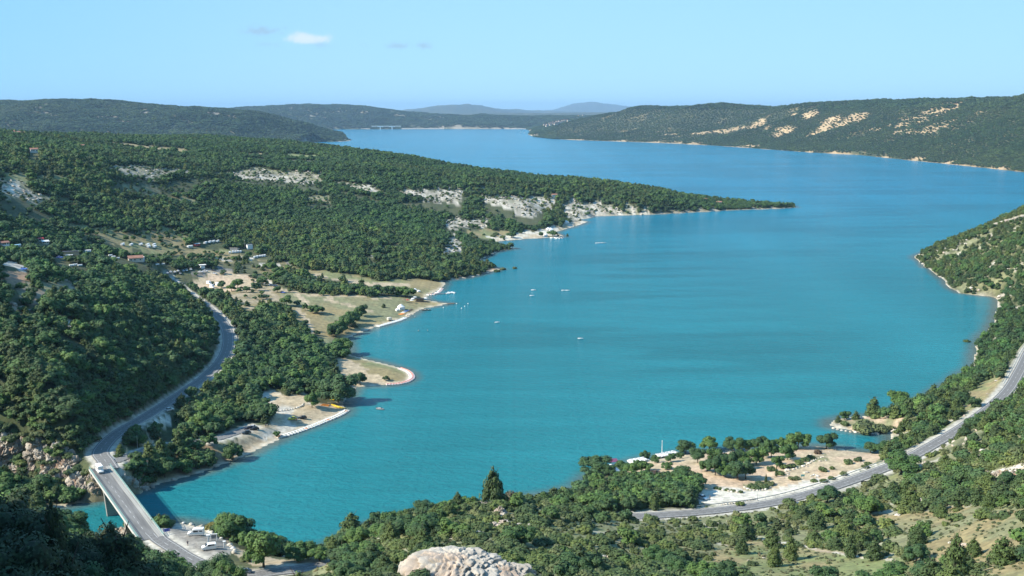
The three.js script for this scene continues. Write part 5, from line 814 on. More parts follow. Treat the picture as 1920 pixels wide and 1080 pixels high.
parasol(774, 565, M.canvas, 'white parasol left of the snack hut'); parasol(778, 562, M.canvas, 'white parasol behind the snack hut terrace'); parasol(798, 564, M.white, 'white parasol right of the snack hut'); parasol(772, 568, M.canvas, 'white parasol nearest the lake at the snack hut'); parasol(758, 567, M.wood, 'brown straw parasol on the grass'); parasol(764, 567.5, M.red, 'red parasol on the grass');
// ---- boat racks, awning and mast at the point
for (const [a, b, n, l] of [[[1182, 867], [1210, 862], 9, 'left white boat heap'], [[1232, 857], [1266, 850], 13, 'right white boat heap beside the mast']]) for (let i = 0; i < n; i++) { const t = i / (n - 1), p = spot(lerp(a[0], b[0], t), lerp(a[1], b[1], t) + (i % 2) * 2, 1.5, 0.4), q = pedalo([p[0], p[1] + 0.05 + (i % 2) * 0.7, p[2]], 0.4 + i * 0.03, 'white pedal boat in the ' + l, 'pedal boats in the ' + l, M.white, M.white); q.rotation.x = 0.1; }
{ const p = spot(1148, 874, 2.5), o = thing('awning', 'purple awning on poles at the tip of the wooded point', 'awning', p, 0.3); mesh('canopy', box(5, 0.1, 3, 0, 2.5, 0, 0, 0, 0.2), M.purple, o); mesh('pole', merge([cyl(0.05, 0.05, 2.5, -2.3, 0, 1.3), cyl(0.05, 0.05, 2.5, 2.3, 0, 1.3), cyl(0.05, 0.05, 2.5, -2.3, 0, -1.3), cyl(0.05, 0.05, 2.5, 2.3, 0, -1.3)]), M.chrome, o); mesh('table', box(2.6, 0.08, 1, 0, 0.8, 0), M.white, o); }
mast(1241, 856, 7.2, 'tall white flag mast above the boat heap', 'flag_mast', M.white, 0.16);
{ const p = spot(1505, 897, 0.8), o = thing('sign_board', 'small turquoise board on two posts in the sandy lot', 'sign', p, 0.2); mesh('board', rbox(1.6, 0.8, 0.06, 0.02, 0, 1.2, 0), std(0.25, 0.55, 0.5), o); mesh('post', cyl(0.05, 0.05, 1.4, -0.6, 0, -0.06), M.wood, o); mesh('post', cyl(0.05, 0.05, 1.4, 0.6, 0, -0.06), M.wood, o); }
// ---- bridge car park furniture
{ const p = spot(313, 1002, 1), o = thing('road_sign', 'blue board on two legs beside the bridge end', 'road sign', p, facing(p, 0.1)); mesh('board', rbox(2.2, 1.0, 0.08, 0.03, 0, 1.5, 0), std(0.06, 0.10, 0.45, 0.5), o); mesh('post', cyl(0.06, 0.06, 1.9, -0.8, 0, -0.1), M.chrome, o); mesh('post', cyl(0.06, 0.06, 1.9, 0.8, 0, -0.1), M.chrome, o); }
{ const p = spot(401, 1014, 1), o = thing('notice_board', 'grey notice board framed in white stone on the car park', 'notice board', p, facing(p, -0.15)); mesh('board', box(1.5, 1.3, 0.08, 0, 1.4, 0.05), M.grey, o); mesh('frame', merge([rbox(0.25, 2.3, 0.3, 0.03, -0.95, 1.1, 0), rbox(0.25, 2.3, 0.3, 0.03, 0.95, 1.1, 0), rbox(2.4, 0.25, 0.35, 0.03, 0, 2.3, 0)]), M.white, o); }
{ const p = spot(391, 1024, 1), o = thing('stone_pillar', 'white pillar at the entrance of the bridge car park', 'pillar', p, 0.3); mesh('shaft', rbox(0.6, 3.6, 0.6, 0.06, 0, 1.8, 0), M.white, o); mesh('capital', rbox(1.1, 0.3, 0.9, 0.05, 0, 3.7, 0), M.white, o); }
{ const p = spot(421, 1030, 1), o = thing('stone_pillar', 'shorter white pillar right of the half hidden van', 'pillar', p, 0.3); mesh('shaft', rbox(0.5, 2.6, 0.5, 0.06, 0, 1.3, 0), M.white, o); mesh('capital', rbox(0.9, 0.25, 0.8, 0.05, 0, 2.65, 0), M.white, o); }
{ const p = spot(250, 866, 0.5), o = thing('road_sign', 'dark square sign at the mouth of the beach lane', 'road sign', [-146, 9.7, -423], -0.4); mesh('board', rbox(0.9, 0.9, 0.06, 0.02, 0, 1.9, 0), M.dark, o); mesh('post', cyl(0.05, 0.05, 1.7, 0, 0, -0.06), M.chrome, o); }
for (const [u, v, h, l] of [[239, 862, 5, 'thin lamp post at the corner of bridge and lane'], [258, 842, 6, 'thin grey pole between lane and gravel triangle'], [222, 793, 6.5, 'wooden pole on the inner side of the road below the hillside'], [258, 777, 6.5, 'wooden pole farther up on the inner side of the road'], [168, 886, 3, 'short post at the left corner of the bridge'], [298, 985, 3.5, 'short lamp post half way along the bridge end'], [1420, 938, 2.4, 'thin pole between the gravel lot and the road']]) mast(u, v, h, l, 'utility_pole', v < 800 ? M.wood : M.chrome, 0.09);
// ---- loose stones lining lots and beaches, one by one
{
  const r = rng(77), geos = [1, 2, 3].map((s) => { const g = new THREE.IcosahedronGeometry(0.5, 2), p = g.attributes.position; for (let i = 0; i < p.count; i++) { P3.fromBufferAttribute(p, i); const k = 0.8 + 0.45 * vnoise(P3.x * 3 + s * 9 + 20, P3.y * 3 + P3.z * 2 + 30); p.setXYZ(i, P3.x * k * 1.2, P3.y * k * 0.8, P3.z * k); } g.computeVertexNormals(); return g; }), mats = [std(0.5, 0.46, 0.38), std(0.42, 0.38, 0.31), std(0.58, 0.55, 0.49)];
  const line = (pts, n, label, group, s) => { const c = new THREE.CatmullRomCurve3(pts.map(([u, v]) => new THREE.Vector3(...hit(u, v)))); for (let i = 0; i < n; i++) { const p = c.getPointAt((i + 0.3 * r()) / n), o = mesh(numbered('stone_block'), geos[i % 3], mats[(i * 7) % 3], scene); o.position.set(p.x, groundH(p.x, p.z) + 0.15, p.z); o.rotation.y = r() * 6; o.scale.setScalar(s * (0.7 + 0.7 * r())); tag(o, label, 'stone', group); } };
  line([[305, 990], [330, 981], [345, 982], [385, 991], [400, 1003], [428, 1016]], 15, 'pale boulder lining the lake edge of the bridge car park', 'boulders lining the bridge car park', 1.5);
  line([[430, 1022], [440, 1034], [436, 1040]], 5, 'pale boulder at the sand path below the car park', 'boulders at the sand path', 1.3);
  line([[514, 772], [540, 769], [565, 762], [570, 755]], 14, 'stone in the line across the gravel beach lot', 'stones across the gravel beach lot', 1.2);
  line([[1352, 947], [1380, 943], [1405, 938], [1418, 936]], 14, 'stone in the line between the white gravel lot and the road', 'stones along the gravel lot', 0.9);
  line([[1345, 917], [1370, 922], [1392, 925]], 9, 'stone in the strip between pink sand and gravel', 'stones along the pink sand', 0.8);
  line([[1472, 884], [1490, 880], [1510, 873], [1530, 862], [1548, 856]], 16, 'stone edging the planted strip across the sand', 'stones edging the planted strip', 0.9);
  line([[1395, 914], [1410, 920], [1432, 919], [1448, 913]], 12, 'stone edging the round planted bed', 'stones edging the round bed', 0.8);
  line([[1520, 893], [1527, 891], [1534, 893], [1527, 895]], 7, 'stone of the ring round the young plant', 'stones ringing the young plant', 0.7);
  line([[1200, 858], [1230, 852], [1300, 848], [1340, 846], [1420, 843], [1500, 838]], 26, 'pale stone along the lake edge of the car park grove', 'stones along the lake edge of the grove', 1.0);
  line([[1562, 803], [1590, 809], [1620, 812], [1650, 814]], 10, 'reddish stone at the waterline of the rocky spit', 'stones at the rocky spit', 1.8);
}
// ---------- rock outcrops ----------
function rockGeo(seed, detail, sx, sy, sz, rough = 1, tone = 0) {
  const g = mergeVertices(new THREE.IcosahedronGeometry(1, detail).deleteAttribute('normal').deleteAttribute('uv')), p = g.attributes.position, col = new Float32Array(p.count * 3), uv = new Float32Array(p.count * 2), mean = (sx + sz) / 2;
  for (let i = 0; i < p.count; i++) {
    P3.fromBufferAttribute(p, i); const x = P3.x * sx, y = P3.y * sy, z = P3.z * sz;
    const f1 = fbm(x * 2.2 / mean + seed, (z + y * 1.3) * 2.2 / mean + seed, 4), cr = 1 - Math.abs(fbm(x * 4 / mean + seed * 2, (y * 1.6 + z) * 4 / mean, 4) * 2 - 1), st = fbm(y * 1.3 + seed, (x + z) * 0.12, 2), f3 = fbm(x * 1.1, z * 1.1 + y, 3);
    const cell = Math.floor(fbm(x * 1.4 / mean + seed, (z - y * 0.7) * 1.4 / mean + 9, 3) * 9) / 9, k = 1 + rough * ((f1 - 0.5) * 0.6 - smooth(0.76, 1, cr) * 0.24 + (st - 0.5) * 0.14 + (f3 - 0.5) * 0.14 + (cell - 0.5) * 0.5);
    const ab = ((fbm(x / 2.4 + seed, (z + y * 0.8) / 2.4, 4) - 0.5) * 1.7 + (fbm(x / 0.8, (z - y) / 0.8 + seed, 2) - 0.5) * 0.45 - smooth(0.84, 1, 1 - Math.abs(fbm(x / 4 + 30, (z + y) / 4 + seed, 4) * 2 - 1)) * 0.55) * Math.min(1, mean / 3) / Math.max(mean, 0.5) * (rough < 1 ? 0.95 : 1), kk = k + ab; p.setXYZ(i, x * kk, y * kk, z * kk); uv[i * 2] = (x + y * 0.5) / 5; uv[i * 2 + 1] = (z + y) / 5;
    const stain = smooth(0.52, 0.64, fbm(x / 4 + seed * 3, (z + y) / 4, 4)), grey = smooth(0.5, 0.7, fbm(x / 2 + 50, z / 2 + y / 2 + seed, 4)), crack = smooth(0.86, 1, cr);
    const base = [lerp(0.46, 0.40, tone), lerp(0.42, 0.34, tone), lerp(0.36, 0.27, tone)], or = [0.42, 0.25, 0.15], gr = [0.24, 0.23, 0.20];
    for (let m = 0; m < 3; m++) { let v = lerp(base[m], or[m], stain * (0.3 + 0.55 * tone)); v = lerp(v, gr[m], grey * 0.42); v = lerp(v, gr[m] * 0.6, crack * 0.5); col[i * 3 + m] = v * (0.78 + 0.42 * f3) * (1 - 0.22 * tone); }
  }
  g.setAttribute('color', new THREE.BufferAttribute(col, 3)); g.setAttribute('uv', new THREE.BufferAttribute(uv, 2)); g.computeVertexNormals(); return g;
}
const rockMat = new THREE.MeshStandardMaterial({ vertexColors: true, roughness: 0.95, bumpMap: grainTex, bumpScale: 0.22 });
function outcrop(label, blocks, name = 'rock_outcrop') {   // blocks: [column, row, half width in pixels, height share, depth share, sink, detail]
  const parts = blocks.map(([u, v, w, hs, ds, sink = 0.3, det = 5, tone = 0, rough = 1], i) => { const p = hit(u, v), d = project(...p)[2], sx = w * d / FPX, g = rockGeo(u * 0.37 + i * 3.1, Math.min(det * 5, 58), sx, sx * hs, sx * ds, rough, tone); g.rotateY((i * 1.3) % 0.9 - 0.4); g.translate(p[0], p[1] - sx * hs * sink, p[2]); TAKEN.push([p[0], p[2], sx * 0.8]); return [g, p]; });
  const c = parts[0][1], o = thing(name, label, 'rock', c); parts.forEach(([g]) => { g.translate(-c[0], -c[1], -c[2]); BLOCKS.push(mesh('boulder', g, rockMat, o)); }); o.updateMatrixWorld(true);
}
outcrop('large pale limestone outcrop with orange stains at the bottom of the picture', [[862, 1078, 108, 0.36, 0.8, 0.0, 12, 0.08, 0.5], [780, 1078, 40, 0.9, 0.8, 0.1, 9, 0, 0.5], [810, 1062, 52, 0.55, 0.8, 0.05, 9, 0, 0.5], [940, 1080, 66, 0.36, 0.8, 0.05, 9, 0.4, 0.5]]);
outcrop('pale pointed rock on the knoll right of centre', [[938, 962, 13, 1.3, 0.8, 0.2, 5], [948, 968, 10, 0.9, 0.8, 0.2, 4]]);
outcrop('white rock slab below the pointed rock on the knoll', [[925, 990, 20, 0.6, 0.9, 0.2, 5], [945, 982, 16, 0.4, 0.9, 0.2, 5], [898, 1002, 9, 1.0, 0.8, 0.2, 4], [990, 988, 14, 0.3, 0.8, 0.1, 4]]);
outcrop('long grey rock wall on the skyline of the knoll', [[880, 944, 22, 0.42, 0.5, 0.1, 5], [905, 946, 18, 0.4, 0.5, 0.1, 5], [862, 950, 12, 0.5, 0.6, 0.2, 4], [833, 952, 9, 1.0, 0.8, 0.2, 4], [815, 962, 16, 0.4, 0.7, 0.2, 5], [790, 974, 18, 0.35, 0.7, 0.2, 5], [772, 984, 14, 0.35, 0.7, 0.2, 4]]);
outcrop('small rock in the scrub at the left of the green meadow', [[975, 985, 9, 0.6, 0.8, 0.2, 4], [985, 1047, 10, 0.5, 0.8, 0.2, 4]]);
{
  const r = rng(5), B = [];
  for (let i = 0; i < 46; i++) { const t = i / 45, u = lerp(-12, 158, t) + (r() - 0.5) * 10, top = lerp(806, 862, Math.max(0, t - 0.25) / 0.75), v = lerp(top, lerp(890, 928, t), r()); B.push([u, v, 9 + 13 * r(), 0.8 + 0.6 * r(), 0.7, 0.3, 4, r() < 0.2 ? 0.8 : 0.1]); }
  outcrop('pink and grey limestone cliff above the inlet left of the bridge', B, 'cliff');
  const K = []; for (let i = 0; i < 26; i++) { const t = i / 25; K.push([lerp(196, 285, t) + (r() - 0.5) * 8, lerp(884, 914, t) + (r() - 0.3) * 12, 4 + 6 * r(), 1.0 + 0.5 * r(), 0.7, 0.3, 3, r() < 0.3 ? 0.8 : 0.1]); }
  outcrop('grey rocks under the far end of the bridge at the water', K, 'cliff');
  const A = []; for (let i = 0; i < 12; i++) A.push([lerp(158, 204, i / 11) + (r() - 0.5) * 6, 892 + r() * 34, 5 + 5 * r(), 1.0 + 0.5 * r(), 0.7, 0.3, 3, r() < 0.4 ? 0.7 : 0.2]); outcrop('pale broken rocks under the left edge of the bridge', A, 'cliff');
  const N = []; for (let i = 0; i < 12; i++) N.push([lerp(222, 262, i / 11), 990 + r() * 10, 5 + 5 * r(), 0.7, 0.8, 0.3, 3, 0.5]); outcrop('reddish rocks on the near bank under the bridge', N);
  const S = []; for (let i = 0; i < 12; i++) S.push([lerp(1836, 1922, i / 11), 890 + (r() - 0.5) * 8, 7 + 6 * r(), 0.7, 0.6, 0.3, 3, 1]); outcrop('ochre rock face in the scrub near the right edge', S);
  const G = []; for (let i = 0; i < 10; i++) G.push([lerp(1870, 1922, i / 9), lerp(420, 405, i / 9), 6 + 4 * r(), 0.35, 0.8, 0.2, 3, 0]); outcrop('white rock ledge on the skyline of the right hand spur', G);
}
// loose limestone all over the bare patches
function scatterRocks() {
  const R = rng(404), list = [], cl = { r: 0 };
  let r = 150; while (r < 2300) { const s = r < 500 ? 2.2 : r < 1200 ? 4.2 : 6; for (let a = -0.5; a < 0.5; a += s / r) { const aa = a + (R() - 0.5) * s / r, rr = r + (R() - 0.5) * s, x = Math.sin(aa) * rr, z = -Math.cos(aa) * rr, q = R(), w = R(); if (shoreD(x, z) < 0.5) continue; const reg = region(x, z), i = idxOf(AZ, aa), j = idxOf(LR, Math.log(rr)), rk = ROCKY[j * NA + i]; const pr = rk === 1 ? 0.5 : reg === 'spur' ? 0.05 : reg === 'slope' ? 0.012 : shoreD(x, z) < 3 ? 0.12 : 0; if (q > pr) continue; const rd = rr < 900 ? nearRoad(x, z) : null; if (rd && rd[0] < 1.5) continue; list.push([x, groundH(x, z), z, (rr < 500 ? 0.35 : 0.7) + (rr < 500 ? 0.9 : 1.7) * w * w, R() * 6.28, w]); } r += s * 0.9; }
  const o = new THREE.Group(); o.name = 'limestone_rocks'; o.userData = { kind: 'stuff', label: 'loose pale limestone on the bare patches round the lake' }; scene.add(o);
  for (let i = 0, n = 0; i < NA * NL && n < 5000; i++) if (ROCKY[i] === 2) { const j = Math.floor(i / NA), rr = Math.exp(LR[j]), a = AZ[i % NA]; if (R() > 0.16 || Math.abs(a) > 0.46 || rr > 6500) continue; const x = Math.sin(a) * rr + (R() - 0.5) * 12, z = -Math.cos(a) * rr + (R() - 0.5) * 24; list.push([x, groundH(x, z) - 0.6, z, 1.6 + 3.4 * R() * R(), R() * 6.28, R()]); n++; }
  const geos = [1, 2].map((s) => { const g = rockGeo(s * 4.4, 4, 1, 0.62, 0.85, 1.3, 0); return g; }), Mx = new THREE.Matrix4(), Q = new THREE.Quaternion(), E = new THREE.Euler(), K = new THREE.Color();
  geos.forEach((g, gi) => { const l = list.filter((_, i) => i % 2 === gi), im = new THREE.InstancedMesh(g, rockMat, l.length); im.name = 'rocks'; l.forEach((t, i) => { E.set(0, t[4], 0); Q.setFromEuler(E); im.setMatrixAt(i, Mx.compose(new THREE.Vector3(t[0], t[1], t[2]), Q, new THREE.Vector3(t[3], t[3], t[3]))); const f = 0.8 + 0.4 * t[5]; im.setColorAt(i, K.setRGB(f, f, f)); }); im.castShadow = im.receiveShadow = true; o.add(im); });
  console.log('rocks', list.length);
}
scatterRocks();
// ---------- people: one continuous figure from a field of tapered limbs ----------
{
  const J = { pelvis: [0, 0.95, 0, 0.13], chest: [0, 1.30, 0, 0.15], neck: [0, 1.50, 0, 0.065], head: [0, 1.63, 0.01, 0.10], top: [0, 1.70, 0, 0.085] };
  const B = [['pelvis', 'chest'], ['chest', 'neck'], ['neck', 'head'], ['head', 'top']].map(([a, b]) => [J[a], J[b]]);
  for (const s of [-1, 1]) { B.push([[s * 0.17, 1.42, 0, 0.065], [s * 0.24, 1.14, -0.02, 0.045]], [[s * 0.24, 1.14, -0.02, 0.045], [s * 0.25, 0.88, 0.05, 0.032]], [[s * 0.25, 0.88, 0.05, 0.035], [s * 0.25, 0.80, 0.07, 0.03]], [[0, 1.42, 0, 0.09], [s * 0.17, 1.42, 0, 0.065]], [[s * 0.09, 0.93, 0, 0.10], [s * 0.11, 0.50, 0.02 * s, 0.065]], [[s * 0.11, 0.50, 0.02 * s, 0.062], [s * 0.12, 0.09, -0.03, 0.042]], [[s * 0.12, 0.06, -0.03, 0.045], [s * 0.13, 0.045, 0.14, 0.035]]); }
  const N = 64, mc = new MarchingCubes(N, new THREE.MeshBasicMaterial(), false, false, 60000); mc.isolation = 0;
  for (let k = 0; k < N; k++) for (let j = 0; j < N; j++) for (let i = 0; i < N; i++) {
    const x = (i / N * 2 - 1) * 0.95, y = (j / N * 2 - 1) * 0.95 + 0.9, z = (k / N * 2 - 1) * 0.95; let d = 1;
    for (const [a, b] of B) { const ex = b[0] - a[0], ey = b[1] - a[1], ez = b[2] - a[2], t = clamp(((x - a[0]) * ex + (y - a[1]) * ey + (z - a[2]) * ez) / (ex * ex + ey * ey + ez * ez)), q = Math.hypot(x - a[0] - ex * t, y - a[1] - ey * t, z - a[2] - ez * t) - lerp(a[3], b[3], t), h = clamp(0.5 + 0.5 * (d - q) / 0.03); d = lerp(d, q, h) - 0.03 * h * (1 - h); }
    mc.field[k * N * N + j * N + i] = -d;
  }
  mc.update();
  const n = mc.count, g = new THREE.BufferGeometry(), pp = mc.positionArray.slice(0, n * 3), col = new Float32Array(n * 3);
  for (let i = 0; i < n; i++) { pp[i * 3] *= 0.95; pp[i * 3 + 1] = pp[i * 3 + 1] * 0.95 + 0.9; pp[i * 3 + 2] *= 0.95; }
  const make = (shirt, legs) => { const c = new Float32Array(n * 3); for (let i = 0; i < n; i++) { const y = pp[i * 3 + 1], x = Math.abs(pp[i * 3]); const q = y > 1.69 || (y > 1.58 && pp[i * 3 + 2] < 0.0) ? [0.05, 0.035, 0.025] : y > 1.49 || (x > 0.19 && y < 1.15) ? [0.45, 0.29, 0.21] : y > 0.95 ? shirt : y > 0.5 ? legs : y > 0.1 ? [0.45, 0.29, 0.21] : [0.05, 0.05, 0.05]; c.set(q, i * 3); } const h = new THREE.BufferGeometry(); h.setAttribute('position', new THREE.BufferAttribute(pp, 3)); h.setAttribute('normal', new THREE.BufferAttribute(mc.normalArray.slice(0, n * 3), 3)); h.setAttribute('color', new THREE.BufferAttribute(c, 3)); return h; };
  const mat = new THREE.MeshStandardMaterial({ vertexColors: true, roughness: 0.85 });
  for (const [u, v, shirt, legs, t, label] of [[352, 1023, [0.05, 0.06, 0.08], [0.06, 0.06, 0.08], 0.4, 'person in dark clothes standing in the middle of the bridge car park'], [498, 801, [0.10, 0.12, 0.2], [0.05, 0.05, 0.06], 1, 'person in dark blue standing on the gravel near the parked cars, left one'], [501, 801, [0.5, 0.45, 0.4], [0.08, 0.08, 0.1], 2, 'person in a pale shirt standing on the gravel near the parked cars, right one'], [497, 824, [0.03, 0.03, 0.03], [0.03, 0.03, 0.04], 1.4, 'person in black standing on the sand at the end of the pedal boats'], [1331, 937, [0.1, 0.1, 0.12], [0.05, 0.06, 0.1], 2.2, 'person in dark clothes beside the white car on the gravel lot'], [556, 790, [0.5, 0.12, 0.08], [0.3, 0.2, 0.15], 0.2, 'person in red beside the yellow green car']]) {
    const p = hit(u, v), m = mesh(numbered('person'), make(shirt, legs), mat, scene); m.position.set(...p); m.rotation.y = t; tag(m, label, 'person');
  }
}
// ---------- woodland ----------
{
  const R = rng(2024), cand = { oak: [], pine: [], shrub: [] }, farList = [];
  const taken = (x, z, d) => TAKEN.some(([tx, tz, tr]) => Math.hypot(tx - x, tz - z) < tr + d);
  let r = 55;
  while (r < 11500) {
    const s = r < 430 ? 2.8 : r < 2450 ? 4.3 : r < 3400 ? 6.5 : r < 5200 ? 8.2 : r < 7600 ? 11 : 22;
    for (let a = -0.52; a < 0.52; a += s / r) {
      const rr = r + (R() - 0.5) * s, aa = a + (R() - 0.5) * s / r, x = Math.sin(aa) * rr, z = -Math.cos(aa) * rr, q1 = R(), q2 = R(), q3 = R();
      if (rr < 120) continue;
      const sd = shoreD(x, z); if (sd < 1.2) continue;
      let d = grid(DENS, x, z); const wooded = rr < 470 && (zoneNear(x, z) || {}).kind === 'wood'; if (d <= 0.004) continue;
      const reg = region(x, z); if (reg === 'gorge' && R() < 0.80) continue;
      if (rr < 2450 && rr > 430) { const H = 5.5, y = groundH(x, z), k = (EYE - y) / Math.max(12, EYE - y - H), zb = zoneNear(x * k, z * k); if (!(zb && zb.dens < 0.4)) { const k2 = (EYE - y) / Math.max(12, EYE - y - 6.5), z2 = zoneNear(x * k2, z * k2); if (z2 && z2.kind === 'rock') d = Math.min(d, 0.25); } if (zb && zb.dens < 0.4) d = Math.min(d, Math.max(zb.dens, 0.02)); }
      const patch = fbm(x / 38 + 3, z / 38, 3), big = fbm(x / 160, z / 160 + 8, 3);
      if (reg === 'plateau' && d > 0.9) d *= 0.80 + 0.2 * smooth(0.3, 0.45, patch);
      if (reg === 'spur') d *= 0.75 * smooth(0.25, 0.42, patch) + 0.2;
      if (reg === 'slope') d *= (x > 100 ? 0.8 : 1) * ((x < 60 ? 0.5 : 0.25) + (x < 60 ? 0.5 : 0.75) * smooth(0.34, 0.50, patch));
      const onRock = reg === 'plateau' && rr > 700 && (zoneNear(x, z) || {}).kind === 'rock'; if (onRock) d = Math.max(d, 0.26);
      if (q1 > d) continue;
      const h0 = groundH(x, z);
      let kind, h, w;
      if (reg === 'plateau' || reg === 'gorge') { kind = q2 < 0.90 - 0.35 * smooth(0.5, 0.65, big) ? 'oak' : 'pine'; h = (reg === 'gorge' ? 6 : rr < 800 ? 4.2 : 3.5) + 2.3 * q3 + 3.0 * (big - 0.5); w = 0.95 + 0.35 * R(); if (d < 0.5) h *= 0.7; else if (q3 > 0.93) h *= 1.35; else if (q3 < 0.1) h *= 0.75; if (kind === 'pine') { h *= 1.1; w = 0.9 + 0.3 * R(); } }
      else if (reg === 'spur') { kind = q2 < 0.5 ? 'pine' : q2 < 0.72 ? 'oak' : 'shrub'; h = kind === 'shrub' ? 1.4 + 1.4 * q3 : (rr > 700 ? 2.8 : 3.6) + 3.4 * q3; w = 0.95 + 0.3 * R(); }
      else if (reg === 'slope') { const wood = wooded ? 0.96 : 0.05 + 0.2 * smooth(0.5, 0.62, big); const isKnoll = x < 60 && !wooded; kind = isKnoll && q2 > (x < -18 ? 0.34 : 0.07) ? 'shrub' : q2 < wood * 0.55 ? 'oak' : q2 < wood ? 'pine' : 'shrub'; h = kind === 'shrub' ? 0.8 + 1.9 * q3 * q3 + 0.5 * q3 : kind === 'oak' ? (wooded || (isKnoll && x < -18) ? 3.6 : 2.6) + 2.6 * q3 : 2.8 + 3.4 * q3; w = 1 + 0.35 * R(); }
      else { kind = 'far'; h = (reg === 'ridge' ? 3.6 : 6) + 3.2 * q3 * q3; if (reg === 'ridge' && h0 > 158) h *= 1.0 + 0.9 * R(); w = reg === 'ridge' ? 1.25 + 0.5 * R() : 2.0 + 0.8 * R(); if (rr > 7600) { h *= 1.1; w *= 1.4; } }
      if (onRock && q3 < 0.85) { kind = 'shrub'; h = 0.9 + 1.6 * q3; w = 1.1; }
      if (rr < 1300 && taken(x, z, h * 0.25)) continue;
      if (rr < 900) { const rd = nearRoad(x, z); if (rd && rd[0] < 1.2 + h * w * 0.4) continue; }
      if (reg === 'gorge' || rr < 470) { let bad = false; for (const f of [1, 0.75, 0.5, 0.3]) { const y = h0 + h * f, k = (EYE - 10.8) / (EYE - y); if (k < 1) continue; const X = x * k, Z = z * k, zb = zoneNear(X, Z), rv = nearRoad(X, Z), lx = X + 161.1, lz = Z + 413.9, al = lx * 0.518 + lz * 0.855, ac = lx * 0.855 - lz * 0.518; if ((zb && (zb.kind === 'lot' || zb.kind === 'park' || (zb.kind === 'sand' && X < 0))) || (rv && rv[0] < 1 && q2 < 0.8 && (X < -52 || X > 28)) || (al > -2 && al < 76 && Math.abs(ac) < 5 + al * 0)) { bad = true; break; } } { const [uu] = project(x, h0 + h, z); if (uu > 150 && uu < 248) for (const f of [1, 0.6]) { const k = EYE / (EYE - h0 - h * f); if (shoreD(x * k, z * k) < -1) bad = true; } }
        if (bad && !wooded) continue; }
      if (rr > 130 && !seen(x, h0 + h, z, 2 + rr * 0.004)) continue;
      const t = [x, h0, z, h, w, R() * 6.283, patch, big, q3];
      if (kind === 'far') farList.push(t); else { const [u, v, dd] = project(x, h0 + h * 0.6, z); t.push(u > -10 && u < 1930 && v > 150 && v < 1110 ? h * w * FPX / dd : 0); cand[kind].push(t); }
    }
    r += s * 0.92;
  }
  // bushes on banks too steep for the even spacing above
  for (let q = 400; q < 640; q += 1.7) for (let a = -0.46; a < -0.24; a += 1.7 / q) {
    const rr = q + (R() - 0.5) * 1.7, aa = a + (R() - 0.5) * 1.7 / q, x = Math.sin(aa) * rr, z = -Math.cos(aa) * rr, w = R(), sl = Math.hypot(groundH(x + 1.5, z) - groundH(x - 1.5, z), groundH(x, z + 1.5) - groundH(x, z - 1.5)) / 3;
    if (sl < 0.7 || w > 0.5 * smooth(0.6, 1.6, sl) || shoreD(x, z) < 1.5) continue; const rd = nearRoad(x, z); if (rd && rd[0] < 2.2) continue; const zb = zoneNear(x, z); if (zb && zb.dens < 0.3) continue; if (a < -0.36 && q < 500 && R() < 0.62 && taken(x, z, 0.2)) continue;
    const h0 = groundH(x, z), h = 1.6 + 3.2 * R(), t = [x, h0, z, h, 1.1 + 0.4 * R(), R() * 6.283, fbm(x / 38, z / 38, 3), fbm(x / 160, z / 160 + 8, 3), R(), 0]; cand[h > 2.8 ? 'oak' : 'shrub'].push(t);
  }
  const MARKS = [[60, 850, 'the pink cliff'], [210, 850, 'the bridge junction'], [300, 800, 'the gravel triangle'], [360, 735, "the road's lower bend"], [430, 640, "the road's outer bend"], [390, 580, "the road's upper bend"], [345, 655, "the ochre scar"], [130, 610, "the pink scar"], [40, 585, 'the upper pink scar'], [30, 520, "the bare earth"], [200, 680, "the hillside middle"], [60, 720, "the hillside's left edge"], [330, 540, "the road's top"], [480, 600, 'the tent pitches'], [540, 680, "the beach wood"], [600, 720, 'the biggest shore oak'], [500, 750, 'the gravel beach lot'], [360, 850, "the inlet bank"], [430, 870, "the beach end"], [260, 920, "the far bridge end"], [300, 1000, "the near bridge end"], [60, 950, 'the inlet'], [420, 1040, 'the bridge car park'], [560, 1060, 'the lower road'], [650, 1010, "the knoll's left end"], [730, 1050, "the knoll's left flank"], [860, 1050, 'the big pale outcrop'], [840, 970, "the knoll's rock wall"], [930, 930, "the large knoll pine"], [940, 980, 'the pointed rock'], [1020, 960, "the knoll's crest"], [1030, 1050, "the knoll's right flank"], [1150, 900, "the white point tent"], [1250, 920, "the car park wood"], [1200, 990, 'the road below the wood'], [1200, 1060, "the bottom edge's middle"], [1310, 920, 'the white parked car'], [1400, 980, "the gravel lot's lower side"], [1450, 1050, 'the green meadow'], [1560, 960, "the right road's curve"], [1600, 1040, 'the footpath'], [1700, 970, "the slope's middle"], [1780, 1060, 'the tallest slope pine'], [1880, 1040, 'the bottom right corner'], [1880, 960, "the slope's right edge"], [1870, 890, 'the ochre rock face'], [1720, 850, "the right road's straight"], [1820, 830, "the right edge"], [1640, 790, 'the rocky spit'], [1760, 770, 'the shore behind the spit'], [1840, 720, 'the roadside grass strip'], [1870, 640, 'the right shore'], [1850, 540, "the spur's near shore"], [1740, 480, "the spur's tip"], [1860, 440, "the spur's skyline"], [1890, 500, "the spur's face"]];
  const TONE = { oak: ['mid green', 'fresh green', 'dark green', 'light green', 'blue green'], pine: ['olive green', 'dark green', 'yellow green', 'dull green'], shrub: ['grey green', 'dark green', 'pale green', 'deep green', 'light green'] };
